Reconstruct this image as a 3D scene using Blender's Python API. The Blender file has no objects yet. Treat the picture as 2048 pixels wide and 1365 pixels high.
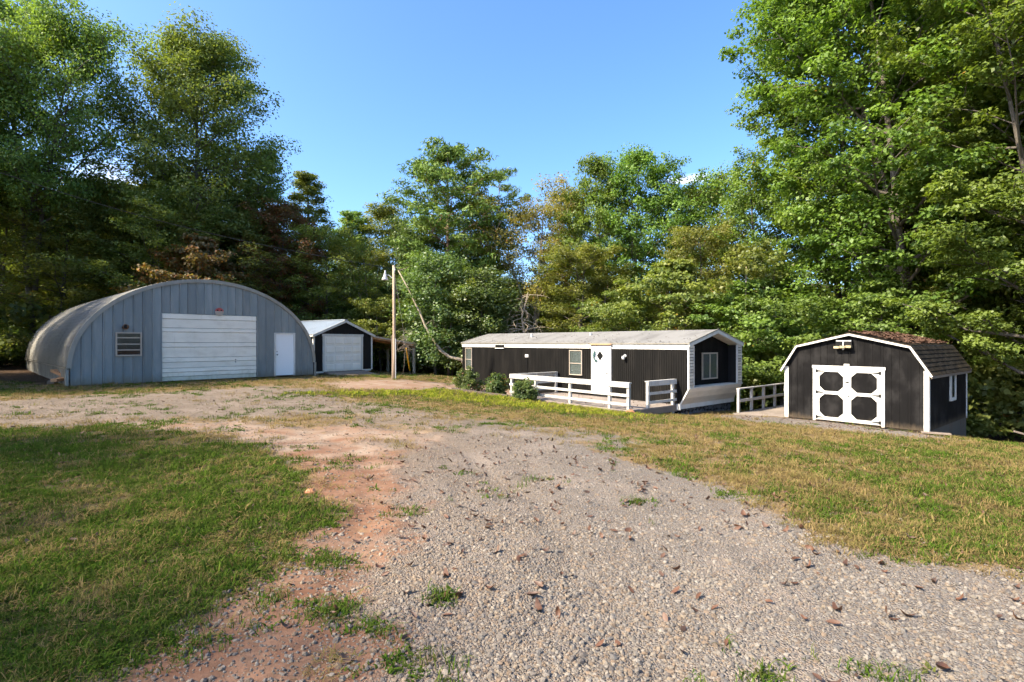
import bpy, math, random
import numpy as np
from mathutils import Vector, Matrix
R = math.radians
scene = bpy.context.scene
COL = scene.collection

# ------------------------------------------------------------------ camera, sky, sun, exposure
CAM_Z = 1.6
cam_d = bpy.data.cameras.new('camera'); cam = bpy.data.objects.new('camera', cam_d); COL.objects.link(cam)
cam.location = (0, 0, CAM_Z); cam.rotation_euler = (R(90), 0, 0)
cam_d.sensor_width = 36; cam_d.lens = 36 * 1050 / 2048; cam_d.shift_y = 0.0007
cam_d.clip_start = .05; cam_d.clip_end = 3000
scene.camera = cam
SUN_XY = Vector((-.89, -.40)).normalized(); SUN_EL = R(41)
world = bpy.data.worlds.new('World'); scene.world = world; world.use_nodes = True
wn = world.node_tree; wn.nodes.clear()
sky = wn.nodes.new('ShaderNodeTexSky'); sky.sky_type = 'NISHITA'; sky.sun_disc = False
sky.sun_elevation = SUN_EL; sky.sun_rotation = math.atan2(SUN_XY.x, SUN_XY.y)
sky.air_density = .9; sky.dust_density = 2.2; sky.ozone_density = 5.0; sky.altitude = 200
bg = wn.nodes.new('ShaderNodeBackground'); bg.inputs['Strength'].default_value = .14
wo = wn.nodes.new('ShaderNodeOutputWorld')
def world_cloud():
    """a few thin wisps of cloud low over the trees, fixed in the sky's own directions"""
    tc = wn.nodes.new('ShaderNodeTexCoord'); acc = None
    for (dx, dz, sx, sz, amt) in ((.345, .311, .050, .010, .55), (-.772, .318, .05, .03, .4)):
        d = Vector((dx, 1, dz)).normalized()
        side = Vector((1, -dx, 0)).normalized(); up = side.cross(d).normalized()
        terms = []
        for ax, s in ((side, sx), (up, sz)):
            dp = wn.nodes.new('ShaderNodeVectorMath'); dp.operation = 'DOT_PRODUCT'
            wn.links.new(tc.outputs['Generated'], dp.inputs[0]); dp.inputs[1].default_value = ax
            m = wn.nodes.new('ShaderNodeMath'); m.operation = 'DIVIDE'; wn.links.new(dp.outputs['Value'], m.inputs[0]); m.inputs[1].default_value = s
            p = wn.nodes.new('ShaderNodeMath'); p.operation = 'POWER'; wn.links.new(m.outputs[0], p.inputs[0]); p.inputs[1].default_value = 2
            terms.append((p, dp))
        # offset: direction d itself has zero dot with side and up
        su = wn.nodes.new('ShaderNodeMath'); wn.links.new(terms[0][0].outputs[0], su.inputs[0]); wn.links.new(terms[1][0].outputs[0], su.inputs[1])
        nz = wn.nodes.new('ShaderNodeTexNoise'); nz.inputs['Scale'].default_value = 26; nz.inputs['Detail'].default_value = 6
        mp = wn.nodes.new('ShaderNodeMapping'); mp.inputs['Scale'].default_value = (1, 1, 3.2)
        wn.links.new(tc.outputs['Generated'], mp.inputs[0]); wn.links.new(mp.outputs[0], nz.inputs['Vector'])
        mm = wn.nodes.new('ShaderNodeMath'); mm.operation = 'MULTIPLY_ADD'; wn.links.new(nz.outputs[0], mm.inputs[0]); mm.inputs[1].default_value = 2.6; mm.inputs[2].default_value = -.6
        df = wn.nodes.new('ShaderNodeMath'); df.operation = 'SUBTRACT'; wn.links.new(mm.outputs[0], df.inputs[0]); wn.links.new(su.outputs[0], df.inputs[1])
        mr = wn.nodes.new('ShaderNodeMapRange'); mr.interpolation_type = 'SMOOTHSTEP'; wn.links.new(df.outputs[0], mr.inputs[0])
        mr.inputs[1].default_value = -.4; mr.inputs[2].default_value = 1.2; mr.inputs[4].default_value = amt
        # only the half of the sky in front of d
        fd = wn.nodes.new('ShaderNodeVectorMath'); fd.operation = 'DOT_PRODUCT'; wn.links.new(tc.outputs['Generated'], fd.inputs[0]); fd.inputs[1].default_value = d
        gt = wn.nodes.new('ShaderNodeMath'); gt.operation = 'GREATER_THAN'; wn.links.new(fd.outputs['Value'], gt.inputs[0]); gt.inputs[1].default_value = .5
        mu = wn.nodes.new('ShaderNodeMath'); mu.operation = 'MULTIPLY'; wn.links.new(mr.outputs[0], mu.inputs[0]); wn.links.new(gt.outputs[0], mu.inputs[1])
        if acc is None: acc = mu
        else:
            a = wn.nodes.new('ShaderNodeMath'); a.operation = 'MAXIMUM'; wn.links.new(acc.outputs[0], a.inputs[0]); wn.links.new(mu.outputs[0], a.inputs[1]); acc = a
    mx = wn.nodes.new('ShaderNodeMix'); mx.data_type = 'RGBA'
    wn.links.new(acc.outputs[0], mx.inputs['Factor']); hs = wn.nodes.new('ShaderNodeHueSaturation'); hs.inputs['Saturation'].default_value = 1.12; wn.links.new(sky.outputs[0], hs.inputs['Color']); wn.links.new(hs.outputs[0], mx.inputs['A']); mx.inputs['B'].default_value = (7.2, 7.4, 7.8, 1)
    wn.links.new(mx.outputs['Result'], bg.inputs['Color'])
world_cloud()
wn.links.new(bg.outputs[0], wo.inputs[0])
sun_d = bpy.data.lights.new('sun', 'SUN'); sun_d.energy = 4.5; sun_d.angle = R(2.5); sun_d.color = (1, .89, .70)
sun = bpy.data.objects.new('sun', sun_d); COL.objects.link(sun)
SUN_V = Vector((SUN_XY.x * math.cos(SUN_EL), SUN_XY.y * math.cos(SUN_EL), math.sin(SUN_EL)))
sun.rotation_euler = (-SUN_V).to_track_quat('-Z', 'Y').to_euler(); sun.location = SUN_V * 60
vs = scene.view_settings; vs.view_transform = 'Standard'; vs.look = 'None'; vs.exposure = 1.6; vs.gamma = 1; vs.use_curve_mapping = False
scene.cycles.max_bounces = 8; scene.cycles.diffuse_bounces = 5; scene.cycles.glossy_bounces = 2; scene.cycles.transmission_bounces = 3; scene.cycles.transparent_max_bounces = 5
scene.cycles.use_adaptive_sampling = True; scene.cycles.adaptive_threshold = .04
scene.cycles.use_denoising = True

# ------------------------------------------------------------------ terrain height
CP = np.array([(0,0,0),(-5,2,.04),(5,2,-.08),(0,5,-.04),(-8,8,.02),(8,8,-.38),(-15.7,18.6,.03),(-9.5,25.3,-.06),(-5.6,24.8,-.15),
(-8,30,-.2),(-10.2,26.9,-.2),(-5,32.8,-.45),(-.1,21.5,-.64),(3.7,16.9,-.72),(6.2,18.3,-.98),(9.05,20.7,-1.15),(9.27,17.8,-.97),(11.7,14.76,-1.0),(10.5,16.2,-.95),(15.2,17.6,-1.72),(19,15,-1.75),
(-2.7,29,-.62),(2,33,-1.0),(30,30,-3.4),(0,42,-1.3),(-22,40,0),(-25,10,.25),(15,8,-.9),(22,4,-1.0),(13,11,-.98),(-24,27,.1),(-30,60,0),(0,80,-1),(50,60,-4),(60,0,-2),(-60,0,.5),(0,-20,.3),(0,12,-.25),(-6,14,-.05),(5,13,-.5),(-1.95,23.5,-.6),(-.4,21.6,-.62),(.5,20,-.63),
(12,24,-1.9),(20,22,-2.6),(-12,12,.03)], float)
def _solve():
    P = CP[:, :2]; d = np.sqrt(((P[:, None] - P[None]) ** 2).sum(2) + .36); n = len(P)
    A = np.zeros((n + 1, n + 1)); A[:n, :n] = -d; A[:n, n] = 1; A[n, :n] = 1
    return np.linalg.solve(A, np.r_[CP[:, 2], 0])
GW = _solve()
def g(x, y):
    x = np.asarray(x, float); y = np.asarray(y, float)
    rr = np.sqrt(x * x + y * y); k = np.minimum(1, 120 / np.maximum(rr, 1)); x = x * k; y = y * k
    out = np.full(np.broadcast(x, y).shape, GW[-1])
    for (a, b, _), w in zip(CP, GW[:-1]): out = out - w * np.sqrt((x - a) ** 2 + (y - b) ** 2 + .36)
    return out
def gz(x, y): return float(g(x, y))
RNG = np.random.default_rng(7)
def vnoise(x, y, s, seed=0):
    """smooth value noise, vectorised"""
    x = np.asarray(x) / s; y = np.asarray(y) / s
    xi = np.floor(x).astype(np.int64); yi = np.floor(y).astype(np.int64); fx = x - xi; fy = y - yi
    fx = fx * fx * (3 - 2 * fx); fy = fy * fy * (3 - 2 * fy)
    def h(a, b):
        n = (a * 374761393 + b * 668265263 + seed * 974711) & 0x7fffffff
        n = ((n ^ (n >> 13)) * 1274126177) & 0x7fffffff
        return ((n ^ (n >> 16)) & 0xffff) / 65535.
    return (h(xi, yi) * (1 - fx) + h(xi + 1, yi) * fx) * (1 - fy) + (h(xi, yi + 1) * (1 - fx) + h(xi + 1, yi + 1) * fx) * fy

# ------------------------------------------------------------------ mesh helpers
class MB:
    def __init__(s): s.v = []; s.f = []
    def add(s, vs, fs):
        o = len(s.v); s.v += [tuple(p) for p in vs]; s.f += [tuple(i + o for i in f) for f in fs]; return s
    def box(s, x0, x1, y0, y1, z0, z1):
        return s.add([(x0,y0,z0),(x1,y0,z0),(x1,y1,z0),(x0,y1,z0),(x0,y0,z1),(x1,y0,z1),(x1,y1,z1),(x0,y1,z1)],
                     [(0,3,2,1),(4,5,6,7),(0,1,5,4),(1,2,6,5),(2,3,7,6),(3,0,4,7)])
    def bar(s, a, b, w, h, up=(0, 0, 1)):
        a = Vector(a); b = Vector(b); d = (b - a).normalized(); up = Vector(up)
        sx = d.cross(up)
        if sx.length < 1e-4: sx = d.cross(Vector((0, 1, 0)))
        sx.normalize(); sz = sx.cross(d).normalized()
        vs = []
        for p in (a, b):
            for i, j in ((-1,-1),(1,-1),(1,1),(-1,1)): vs.append(p + sx * (i * w / 2) + sz * (j * h / 2))
        return s.add(vs, [(0,1,2,3),(7,6,5,4),(0,4,5,1),(1,5,6,2),(2,6,7,3),(3,7,4,0)])
    def prism(s, pts, vec):
        n = len(pts); vec = Vector(vec); a = [Vector(p) for p in pts]
        vs = a + [p + vec for p in a]
        return s.add(vs, [tuple(range(n))[::-1], tuple(range(n, 2 * n))] + [(i, (i + 1) % n, n + (i + 1) % n, n + i) for i in range(n)])
    def tube(s, pts, rad, n=8, cap=True):
        pts = [Vector(p) for p in pts]
        if not hasattr(rad, '__len__'): rad = [rad] * len(pts)
        o = len(s.v); ref = Vector((.13, .97, .2))
        for i, p in enumerate(pts):
            d = (pts[min(i + 1, len(pts) - 1)] - pts[max(i - 1, 0)]).normalized()
            a = d.cross(ref)
            if a.length < .05: a = d.cross(Vector((1, 0, 0)))
            a.normalize(); b = d.cross(a)
            for k in range(n):
                t = 2 * math.pi * k / n; s.v.append(tuple(p + (a * math.cos(t) + b * math.sin(t)) * rad[i]))
        for i in range(len(pts) - 1):
            for k in range(n):
                k2 = (k + 1) % n; s.f.append((o + i*n + k, o + i*n + k2, o + (i+1)*n + k2, o + (i+1)*n + k))
        if cap:
            s.f.append(tuple(o + k for k in range(n))[::-1]); s.f.append(tuple(o + (len(pts)-1)*n + k for k in range(n)))
        return s
    def mesh(s, name, mat, smooth=False):
        me = bpy.data.meshes.new(name); me.from_pydata(s.v, [], s.f); me.update()
        if mat: me.materials.append(mat)
        if smooth: me.polygons.foreach_set('use_smooth', [True] * len(me.polygons))
        return me
    def build(s, name, mat, parent=None, smooth=False):
        return link(name, s.mesh(name, mat, smooth), parent)
def link(name, me, parent=None):
    o = bpy.data.objects.new(name, me); COL.objects.link(o)
    if parent: o.parent = parent
    return o
def tag(o, label=None, cat=None, group=None, kind=None):
    if label: o['label'] = label
    if cat: o['category'] = cat
    if group: o['group'] = group
    if kind: o['kind'] = kind
    return o
def empty(name, loc, rz=0):
    o = bpy.data.objects.new(name, None); COL.objects.link(o); o.location = loc; o.rotation_euler = (0, 0, rz); o.empty_display_size = .2
    return o
def bx(name, mat, parent, *a): return MB().box(*a).build(name, mat, parent)
def np_mesh(name, V, Q, mat, attrs=None, smooth=False):
    """V (n,3), Q (m,k) faces of equal size"""
    me = bpy.data.meshes.new(name); V = np.asarray(V, np.float32); Q = np.asarray(Q, np.int32); k = Q.shape[1]
    me.vertices.add(len(V)); me.vertices.foreach_set('co', V.ravel())
    me.loops.add(Q.size); me.loops.foreach_set('vertex_index', Q.ravel())
    me.polygons.add(len(Q)); me.polygons.foreach_set('loop_start', np.arange(0, Q.size, k, dtype=np.int32))
    if smooth: me.polygons.foreach_set('use_smooth', np.ones(len(Q), bool))
    for n, a in (attrs or {}).items():
        at = me.attributes.new(n, 'FLOAT', 'POINT'); at.data.foreach_set('value', np.asarray(a, np.float32))
    me.update(calc_edges=True)
    if mat: me.materials.append(mat)
    return me

# ------------------------------------------------------------------ materials
def new_mat(name):
    m = bpy.data.materials.new(name); m.use_nodes = True; nt = m.node_tree
    return m, nt, nt.nodes['Principled BSDF']
def N(nt, t, **kw):
    n = nt.nodes.new('ShaderNode' + t)
    for k, v in kw.items():
        if hasattr(n, k): setattr(n, k, v)
        else: n.inputs[k].default_value = v
    return n
def mixc(nt, fac, a, b, mode='MIX'):
    m = N(nt, 'Mix', data_type='RGBA', blend_type=mode)
    for key, val in (('Factor', fac), ('A', a), ('B', b)):
        if isinstance(val, (int, float)): m.inputs[key].default_value = val
        elif isinstance(val, tuple): m.inputs[key].default_value = (*val, 1) if len(val) == 3 else val
        else: nt.links.new(val, m.inputs[key])
    return m.outputs['Result']
def ramp(nt, val, lo, hi, a=0, b=1):
    r = N(nt, 'MapRange', interpolation_type='SMOOTHSTEP'); nt.links.new(val, r.inputs[0])
    for i, v in ((1, lo), (2, hi), (3, a), (4, b)): r.inputs[i].default_value = v
    return r.outputs[0]
def math_(nt, op, a, b=None, c=None):
    m = N(nt, 'Math', operation=op)
    for i, v in enumerate((a, b, c)):
        if v is None: continue
        if isinstance(v, (int, float)): m.inputs[i].default_value = v
        else: nt.links.new(v, m.inputs[i])
    return m.outputs[0]
def noise(nt, vec, scale, detail=4, rough=.55):
    n = N(nt, 'TexNoise'); n.inputs['Scale'].default_value = scale; n.inputs['Detail'].default_value = detail; n.inputs['Roughness'].default_value = rough
    if vec is not None: nt.links.new(vec, n.inputs['Vector'])
    return n.outputs[0]
def coords(nt, scale=(1, 1, 1), rot=(0, 0, 0)):
    tc = N(nt, 'TexCoord'); mp = N(nt, 'Mapping'); mp.inputs['Scale'].default_value = scale; mp.inputs['Rotation'].default_value = rot
    nt.links.new(tc.outputs['Object'], mp.inputs[0]); return mp.outputs[0]
def bump(nt, bs, h, dist=.01, strength=.6):
    b = N(nt, 'Bump'); b.inputs['Distance'].default_value = dist; b.inputs['Strength'].default_value = strength
    nt.links.new(h, b.inputs['Height']); nt.links.new(b.outputs[0], bs.inputs['Normal'])
def weathered(name, c, stain, rough=.6, metal=0, stretch=(1, 1, .25), scale=3, amount=.55, speck=None, grain=60, rnd=.12, bumpd=.002, speck_at=.72, grime=None, streak=None):
    """painted or bare surface: broad vertical stains, fine grain, optional flaking specks, small tint shift from piece to piece"""
    m, nt, bs = new_mat(name); co = coords(nt, stretch)
    n1 = noise(nt, co, scale, 6, .62); col = mixc(nt, ramp(nt, n1, .42, .72, 0, amount), c, stain)
    n2 = noise(nt, coords(nt, (1, 1, 1)), grain, 3); col = mixc(nt, .25, col, mixc(nt, n2, tuple(x * .55 for x in c), tuple(min(1, x * 1.4) for x in c)))
    oi = N(nt, 'ObjectInfo'); rv = math_(nt, 'MULTIPLY_ADD', oi.outputs['Random'], rnd * 2, 1 - rnd)
    hv = N(nt, 'HueSaturation'); nt.links.new(col, hv.inputs['Color']); nt.links.new(rv, hv.inputs['Value']); col = hv.outputs[0]
    if streak:
        ns = noise(nt, coords(nt, (14, 14, .5)), 1, 4, .6); col = mixc(nt, ramp(nt, ns, .60, .74, 0, .55), col, streak)
    if grime:
        sz = N(nt, 'SeparateXYZ'); nt.links.new(coords(nt), sz.inputs[0]); ng = noise(nt, coords(nt, (5, 5, 2)), 1.5, 5, .65)
        col = mixc(nt, math_(nt, 'MULTIPLY', ramp(nt, math_(nt, 'SUBTRACT', sz.outputs[2], math_(nt, 'MULTIPLY', ng, grime[1] * 1.6)), -grime[1], grime[1] * .3, 1, 0), .75), col, grime[0])
    if speck:
        n3 = noise(nt, coords(nt, (1, 1, .7)), 9, 5, .75); col = mixc(nt, ramp(nt, n3, speck_at, speck_at + .03), col, speck)
    nt.links.new(col, bs.inputs['Base Color']); bs.inputs['Roughness'].default_value = rough; bs.inputs['Metallic'].default_value = metal
    if max(c) < .03: bs.inputs['Specular IOR Level'].default_value = .12
    bump(nt, bs, n2, bumpd)
    return m
M = {}
M['white'] = weathered('white_paint', (.60, .58, .53), (.40, .36, .30), .6, amount=.6, scale=6, rnd=.06, streak=(.42, .38, .31), grime=((.30, .23, .16), .12))
M['white_rail'] = weathered('white_rail_paint', (.45, .43, .39), (.26, .22, .18), .65, amount=.65, scale=8, rnd=.1)
M['white_door'] = weathered('white_door_paint', (.82, .82, .8), (.72, .71, .68), .4, amount=.3, scale=2, rnd=.02, bumpd=.0005)
M['black'] = weathered('black_siding', (.006, .0055, .005), (.017, .015, .013), .75, amount=.8, scale=2.2, speck=(.28, .26, .22), speck_at=.735, rnd=.03)
M['black_shed'] = weathered('black_board_siding', (.006, .0055, .0055), (.028, .026, .025), .85, amount=.9, scale=1.6, stretch=(1.4, 1.4, .8), speck=(.16, .15, .14), speck_at=.77, rnd=.03, grime=((.10, .075, .05), .22))
M['black_plain'] = weathered('black_paint', (.014, .014, .015), (.03, .028, .026), .6, amount=.5, rnd=.03)
M['blue_steel'] = weathered('blue_steel_panel', (.185, .208, .208), (.30, .295, .27), .5, .15, amount=.75, scale=4.5, rnd=.15, grain=40, stretch=(1, 1, .18), grime=((.16, .13, .085), .35), streak=(.15, .15, .145))
M['galv'] = weathered('galvanised_steel', (.19, .178, .155), (.11, .10, .085), .7, .15, amount=.8, scale=1.3, stretch=(1, 1, 1), rnd=.03)
M['galv_trim'] = weathered('galvanised_trim', (.27, .25, .21), (.16, .14, .11), .55, .3, amount=.7, scale=3)
M['metal_roof'] = weathered('pale_metal_roof', (.42, .47, .50), (.30, .33, .35), .4, .4, amount=.6, scale=1.4)
M['trailer_roof'] = weathered('coated_roof', (.185, .178, .168), (.075, .07, .066), .85, amount=.8, scale=1.1, stretch=(1.6, .5, 1), grain=25, rnd=.02)
M['door_steel'] = weathered('white_steel_door', (.86, .77, .63), (.60, .50, .37), .5, amount=.6, grime=((.36, .31, .16), .3), streak=(.62, .52, .40), scale=2, stretch=(.7, 1, 1.6), rnd=.04)
M['door_white2'] = weathered('white_panel_door', (.87, .80, .68), (.70, .62, .5), .5, amount=.4, scale=3, rnd=.04)
M['door_dirty'] = weathered('mossy_steel_door', (.56, .53, .42), (.3, .27, .14), .6, amount=.7, scale=3)
M['wood'] = weathered('weathered_wood', (.21, .165, .125), (.13, .10, .08), .8, amount=.7, scale=3, stretch=(1, 1, 1), rnd=.2)
M['wood_pole'] = weathered('pole_wood', (.36, .27, .19), (.24, .16, .1), .85, amount=.8, scale=4, stretch=(3, 3, .35), bumpd=.006)
M['wood_brown'] = weathered('brown_boards', (.40, .21, .10), (.24, .12, .06), .8, amount=.7, scale=3, rnd=.2)
M['ply'] = weathered('bare_plywood', (.085, .072, .055), (.09, .05, .025), .9, amount=.7, scale=2, stretch=(2, 2, .3), rnd=.1)
M['deck'] = weathered('deck_boards', (.24, .195, .16), (.14, .11, .09), .8, amount=.7, scale=3, stretch=(1, 1, 1), rnd=.22)
M['shingle'] = weathered('brown_shingle', (.020, .017, .014), (.05, .034, .014), .9, amount=.7, scale=1.2, stretch=(1.2, .35, 1), grain=120, rnd=.3, bumpd=.004)
M['wood_pale'] = weathered('pale_wood', (.46, .37, .27), (.30, .23, .16), .8, amount=.6, scale=4)
M['rust'] = weathered('rusty_iron', (.17, .085, .045), (.08, .05, .035), .8, .3, amount=.8, scale=20)
M['dark_iron'] = weathered('dark_iron', (.02, .02, .02), (.05, .045, .04), .45, .6)
M['skirt_stone'] = weathered('painted_black_stone', (.075, .075, .078), (.19, .19, .19), .75, amount=.8, scale=9, stretch=(1, 1, 1), rnd=.35, bumpd=.01)
M['siding_tan'] = weathered('white_lap_siding', (.62, .54, .43), (.45, .37, .27), .55, amount=.5, scale=4, stretch=(1, .5, 1), rnd=.22)  # strong tint change per board stands in for shade lines at the laps
M['frame_tan'] = weathered('tan_window_frame', (.40, .33, .26), (.28, .22, .17), .5, rnd=.04)
M['blind'] = weathered('window_blind', (.17, .165, .15), (.12, .115, .105), .7, rnd=.05)
M['dark_in'] = weathered('dark_shade_fill', (.012, .012, .012), (.03, .03, .03), .8)  # near-black colour standing in for unlit insides and gap shade
M['yellow'] = weathered('yellow_guard', (.8, .42, .01), (.6, .3, .02), .5, rnd=.02)
M['grey_plastic'] = weathered('pale_grey_plastic', (.55, .55, .55), (.4, .4, .4), .4)
M['red_sign'] = weathered('faded_red', (.42, .06, .05), (.5, .2, .18), .5, scale=15)
M['clay'] = weathered('orange_clay_rock', (.38, .17, .08), (.25, .11, .06), .95, amount=.7, scale=9, stretch=(1, 1, 1), bumpd=.02)
M['greenery'] = weathered('painted_wreath_leaves', (.03, .09, .08), (.05, .14, .2), .7, scale=20)
def glass_mat():
    m, nt, bs = new_mat('window_glass'); out = nt.nodes['Material Output']
    tr = N(nt, 'BsdfTransparent'); tr.inputs[0].default_value = (.8, .84, .84, 1); gl = N(nt, 'BsdfGlossy'); gl.inputs['Roughness'].default_value = .04
    lw = N(nt, 'LayerWeight'); lw.inputs['Blend'].default_value = .5; mx = N(nt, 'MixShader')
    nt.links.new(ramp(nt, lw.outputs['Facing'], .35, 1, .04, .16), mx.inputs[0]); nt.links.new(tr.outputs[0], mx.inputs[1]); nt.links.new(gl.outputs[0], mx.inputs[2]); nt.links.new(mx.outputs[0], out.inputs[0])
    return m
M['glass'] = glass_mat()
def lamp_glass():
    m, nt, bs = new_mat('lamp_globe'); bs.inputs['Base Color'].default_value = (.5, .5, .49, 1); bs.inputs['Roughness'].default_value = .15
    return m
M['globe'] = lamp_glass()
def leaf_mat(name, dark, light, warm, warm_amt=.06, trans=.45, gloss=.025):
    """leaf: colour by the leaf's own tint attribute, diffuse plus light passing through"""
    m, nt, bs = new_mat(name); out = nt.nodes['Material Output']; nt.nodes.remove(bs)
    at = N(nt, 'Attribute'); at.attribute_name = 'tint'
    oi = N(nt, 'ObjectInfo')
    col = mixc(nt, at.outputs['Fac'], dark, light)
    at2 = N(nt, 'Attribute'); at2.attribute_name = 'warm'
    col = mixc(nt, ramp(nt, at2.outputs['Fac'], 1 - warm_amt, 1 - warm_amt + .02), col, warm)
    hv = N(nt, 'HueSaturation'); nt.links.new(col, hv.inputs['Color'])
    nt.links.new(math_(nt, 'MULTIPLY_ADD', oi.outputs['Random'], .036, .482), hv.inputs['Hue'])
    nt.links.new(math_(nt, 'MULTIPLY_ADD', oi.outputs['Random'], .3, .85), hv.inputs['Value'])
    d = N(nt, 'BsdfDiffuse'); t = N(nt, 'BsdfTranslucent'); gl = N(nt, 'BsdfGlossy'); gl.inputs['Roughness'].default_value = .5
    nt.links.new(hv.outputs[0], d.inputs[0])
    tc = mixc(nt, 1.0, hv.outputs[0], (1.25, 1.3, .55), 'MULTIPLY'); nt.links.new(tc, t.inputs[0])
    a = N(nt, 'MixShader'); a.inputs[0].default_value = trans; nt.links.new(d.outputs[0], a.inputs[1]); nt.links.new(t.outputs[0], a.inputs[2])
    b = N(nt, 'MixShader'); b.inputs[0].default_value = gloss; nt.links.new(a.outputs[0], b.inputs[1]); nt.links.new(gl.outputs[0], b.inputs[2])
    nt.links.new(b.outputs[0], out.inputs[0]); return m
M['leaf_poplar'] = leaf_mat('poplar_leaf', (0.100, 0.155, 0.040), (0.255, 0.330, 0.072), (.30, .2, .03), .02)
M['leaf_mid'] = leaf_mat('broad_leaf', (0.091, 0.132, 0.035), (0.255, 0.261, 0.053), (.28, .15, .03), .05)
M['leaf_yellow'] = leaf_mat('yellowing_leaf', (0.175, 0.186, 0.039), (0.392, 0.330, 0.068), (.30, .16, .04), .12)
M['leaf_brown'] = leaf_mat('browning_leaf', (0.110, 0.085, 0.035), (0.220, 0.150, 0.055), (.26, .1, .03), .3)
M['leaf_vine'] = leaf_mat('glossy_vine_leaf', (0.060, 0.112, 0.032), (0.190, 0.245, 0.066), (.3, .22, .05), .03, gloss=.05)
M['leaf_big'] = leaf_mat('sunny_broad_leaf', (0.070, 0.125, 0.026), (0.205, 0.290, 0.052), (.35, .16, .02), .025)
M['leaf_shrub'] = leaf_mat('azalea_leaf', (0.052, 0.099, 0.035), (0.161, 0.207, 0.053), (.26, .11, .05), .08)
M['leaf_under'] = leaf_mat('undergrowth_leaf', (0.072, 0.112, 0.033), (0.216, 0.231, 0.050), (.25, .14, .03), .05)
M['needle'] = leaf_mat('pine_needle', (0.071, 0.138, 0.029), (0.187, 0.253, 0.040), (.17, .1, .03), .04, trans=.2)
M['bark'] = weathered('grey_bark', (.12, .10, .08), (.09, .075, .06), .95, amount=.8, scale=5, stretch=(3, 3, .5), rnd=.2, bumpd=.02)
M['bark_pine'] = weathered('reddish_bark', (.23, .145, .095), (.11, .075, .055), .95, amount=.8, scale=6, stretch=(3, 3, .6), bumpd=.02)
M['bark_pale'] = weathered('pale_bare_bark', (.36, .29, .21), (.2, .16, .12), .95, amount=.8, scale=6, stretch=(3, 3, .6), bumpd=.01)
def blade_mat(name, a, b, c):
    m, nt, bs = new_mat(name); out = nt.nodes['Material Output']; nt.nodes.remove(bs)
    oi = N(nt, 'ObjectInfo'); at = N(nt, 'Attribute'); at.attribute_name = 'tint'
    col = mixc(nt, at.outputs['Fac'], a, b); col = mixc(nt, ramp(nt, oi.outputs['Random'], .45, 1, 0, .8), col, c)
    d = N(nt, 'BsdfDiffuse'); t = N(nt, 'BsdfTranslucent'); nt.links.new(col, d.inputs[0]); nt.links.new(col, t.inputs[0])
    x = N(nt, 'MixShader'); x.inputs[0].default_value = .3; nt.links.new(d.outputs[0], x.inputs[1]); nt.links.new(t.outputs[0], x.inputs[2]); nt.links.new(x.outputs[0], out.inputs[0])
    return m
M['blade_green'] = blade_mat('green_blade', (.038, .082, .010), (.105, .160, .020), (.10, .10, .03))
M['blade_lime'] = blade_mat('lime_blade', (.17, .21, .016), (.31, .325, .035), (.27, .22, .05))
M['blade_dry'] = blade_mat('dry_blade', (.19, .135, .055), (.31, .225, .09), (.14, .14, .035))
def stone_mat():
    m, nt, bs = new_mat('gravel_stone'); oi = N(nt, 'ObjectInfo')
    cr = N(nt, 'ValToRGB'); e = cr.color_ramp; e.interpolation = 'CONSTANT'
    cols = [(.23, .22, .205), (.36, .32, .265), (.16, .155, .155), (.34, .25, .175), (.42, .38, .325), (.27, .205, .15), (.205, .205, .205), (.39, .32, .24), (.29, .27, .245), (.47, .43, .375)]
    while len(e.elements) < len(cols): e.elements.new(.5)
    for i, c in enumerate(cols): e.elements[i].position = i / len(cols); e.elements[i].color = (*c, 1)
    nt.links.new(oi.outputs['Random'], cr.inputs[0])
    n = noise(nt, coords(nt), 55, 4); col = mixc(nt, 1.0, mixc(nt, ramp(nt, n, .3, .7, 0, .5), cr.outputs[0], (.3, .2, .13)), (.78, .78, .78), 'MULTIPLY')
    sx = N(nt, 'SeparateXYZ'); nt.links.new(oi.outputs['Location'], sx.inputs[0]); bn = noise(nt, oi.outputs['Location'], .9, 5, .6)
    wob = math_(nt, 'ADD', sx.outputs[0], math_(nt, 'MULTIPLY', math_(nt, 'SUBTRACT', bn, .5), 5.))
    col = mixc(nt, 1.0, col, mixc(nt, ramp(nt, wob, -2.4, 1.6), (.73, .665, .585), (.66, .66, .65)), 'MULTIPLY')
    nt.links.new(col, bs.inputs['Base Color']); bs.inputs['Roughness'].default_value = .85; bump(nt, bs, n, .003)
    return m
M['stone'] = stone_mat()
def deadleaf_mat():
    m, nt, bs = new_mat('dead_leaf'); oi = N(nt, 'ObjectInfo')
    cr = N(nt, 'ValToRGB'); e = cr.color_ramp
    for i, c in enumerate([(.06, .032, .02), (.17, .065, .025), (.10, .05, .03), (.24, .11, .04), (.13, .08, .055)]):
        if i > 1: e.elements.new(.5)
        e.elements[i if i < 2 else i].color = (*c, 1)
    for i, el in enumerate(e.elements): el.position = i / 4
    nt.links.new(oi.outputs['Random'], cr.inputs[0])
    n = noise(nt, coords(nt), 30, 3); nt.links.new(mixc(nt, ramp(nt, n, .35, .7, 0, .5), cr.outputs[0], (.05, .03, .02)), bs.inputs['Base Color'])
    bs.inputs['Roughness'].default_value = .6
    return m
M['dead_leaf'] = deadleaf_mat()

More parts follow.
